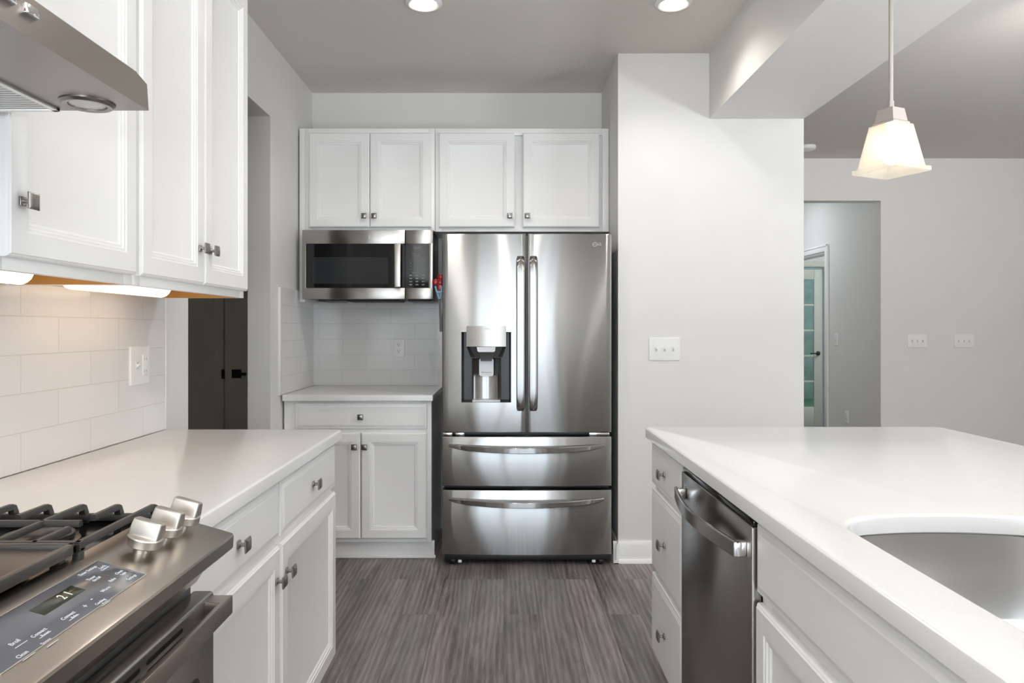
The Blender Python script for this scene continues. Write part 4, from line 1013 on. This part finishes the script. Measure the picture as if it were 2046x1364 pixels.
can_light('unseen ceiling light added near the rear glazed door, island side', 0.60, -1.5, 8)

can_light('unseen ceiling light added to brighten the living room wall, beyond the island', 2.6, 2.9, 85, (3.0, 6.35, 1.75), 95)  # out of view, added and aimed to brighten the living room wall
can_light('unseen ceiling light added in the living room, nearer the viewer', 2.7, 0.4, 30)  # added out of view for bounce off the living room floor

t = thing('smoke_detector', 'white round smoke detector on the living room ceiling', 'smoke detector', (2.49, 5.93, CE))
bm = nb(); lathe(bm, [(0.07, 0), (0.072, 0.012), (0.066, 0.026), (0.05, 0.034), (0.02, 0.036)], frame((2.49, 5.93, CE), '-Z'), 40); obj('housing', bm, M['whiteplastic'], t)

# ------------------------------------------------------------------ switches and sockets
def plate(name, label, cat, facing, org, w, h, group=None):
    t = thing(name, label, cat, org, group); m = frame(org, facing)
    bm = nb(); loft(bm, [[(x, y, z) for x, y in rrect(-w / 2 + i, w / 2 - i, -h / 2 + i, h / 2 - i, 0.004, 3)] for i, z in ((0, 0.0002), (0, 0.003), (0.002, 0.0055), (0.005, 0.0062))], mat=m)
    obj('cover_plate', bm, M['whiteplastic'], t)
    return t, m
def toggles(t, m, xs):
    for x in xs:
        bm = nb(); box(bm, x - 0.006, x + 0.006, -0.0125, 0.0125, 0.0055, 0.0072, 0.0006, mat=m); s = obj('switch_slot', bm, M['lightplastic'], t)
        bm = nb(); loft(bm, [[(x - a, y0, z), (x + a, y0, z), (x + a, y1, z), (x - a, y1, z)] for a, y0, y1, z in ((0.0045, -0.006, 0.004, 0.007), (0.0035, 0.002, 0.009, 0.018))], mat=m); obj('toggle', bm, M['whiteplastic'], t)
def outlet(t, m, x=0.0):
    for y in (0.02, -0.02):
        bm = nb(); loft(bm, [[(a, b, z) for a, b in rrect(x - 0.0165, x + 0.0165, y - 0.014, y + 0.014, 0.006, 4)] for z in (0.006, 0.0078)], mat=m); r = obj('socket', bm, M['whiteplastic'], t)
        bm = nb(); box(bm, x - 0.0075, x - 0.0055, y - 0.001, y + 0.008, 0.0075, 0.0082, mat=m); box(bm, x + 0.0055, x + 0.0075, y - 0.001, y + 0.008, 0.0075, 0.0082, mat=m); lathe(bm, [(0.0028, 0.0075), (0.0028, 0.0082)], m @ Matrix.Translation((x, y - 0.007, 0)), 12)
        obj('socket_slots', bm, M['slot'], r)
t, m = plate('light_switch', 'white three-toggle switch plate on bright wall right of the fridge', 'switch', '-Y', (0.875, 3.93, 1.160), 0.170, 0.124)
toggles(t, m, (-0.046, 0, 0.046))
GS = 'triple switch plates on the living room wall'
for x, lb in ((3.640, 'white three-toggle switch plate on living room wall, nearer the hall opening'), (4.050, 'white three-toggle switch plate on living room wall, farther from the hall opening')):
    t, m = plate('light_switch', lb, 'switch', '-Y', (x, 6.35, 1.164), 0.172, 0.118, GS); toggles(t, m, (-0.046, 0, 0.046))
t, m = plate('wall_outlet', 'white outlet on tile below the microwave', 'outlet', '-Y', (-0.668, 4.580, 1.149), 0.073, 0.117); outlet(t, m)
t, m = plate('light_switch', 'white switch plate with toggle and rocker on left tile under bar lights', 'switch', '+X', (LW + 0.010, 2.388, 1.150), 0.125, 0.128)
toggles(t, m, (-0.024,))
bm = nb(); box(bm, 0.012, 0.044, -0.034, 0.034, 0.0058, 0.0085, 0.001, mat=m); rk = obj('rocker', bm, M['whiteplastic'], t)
bm = nb()
for y in (0.02, -0.02): box(bm, 0.020, 0.0215, y - 0.004, y + 0.004, 0.0083, 0.0088, mat=m); box(bm, 0.033, 0.0345, y - 0.004, y + 0.004, 0.0083, 0.0088, mat=m)
obj('socket_slots', bm, M['greyplastic'], rk)
t, m = plate('light_switch', 'small grey-looking switch plate on hall wall beside the door casing', 'switch', '-X', (3.32, 7.20, 1.165), 0.075, 0.118); toggles(t, m, (0,))
t, m = plate('wall_outlet', 'outlet low on the hall wall, just above the island worktop edge', 'outlet', '-X', (3.32, 6.98, 0.42), 0.073, 0.117); outlet(t, m)
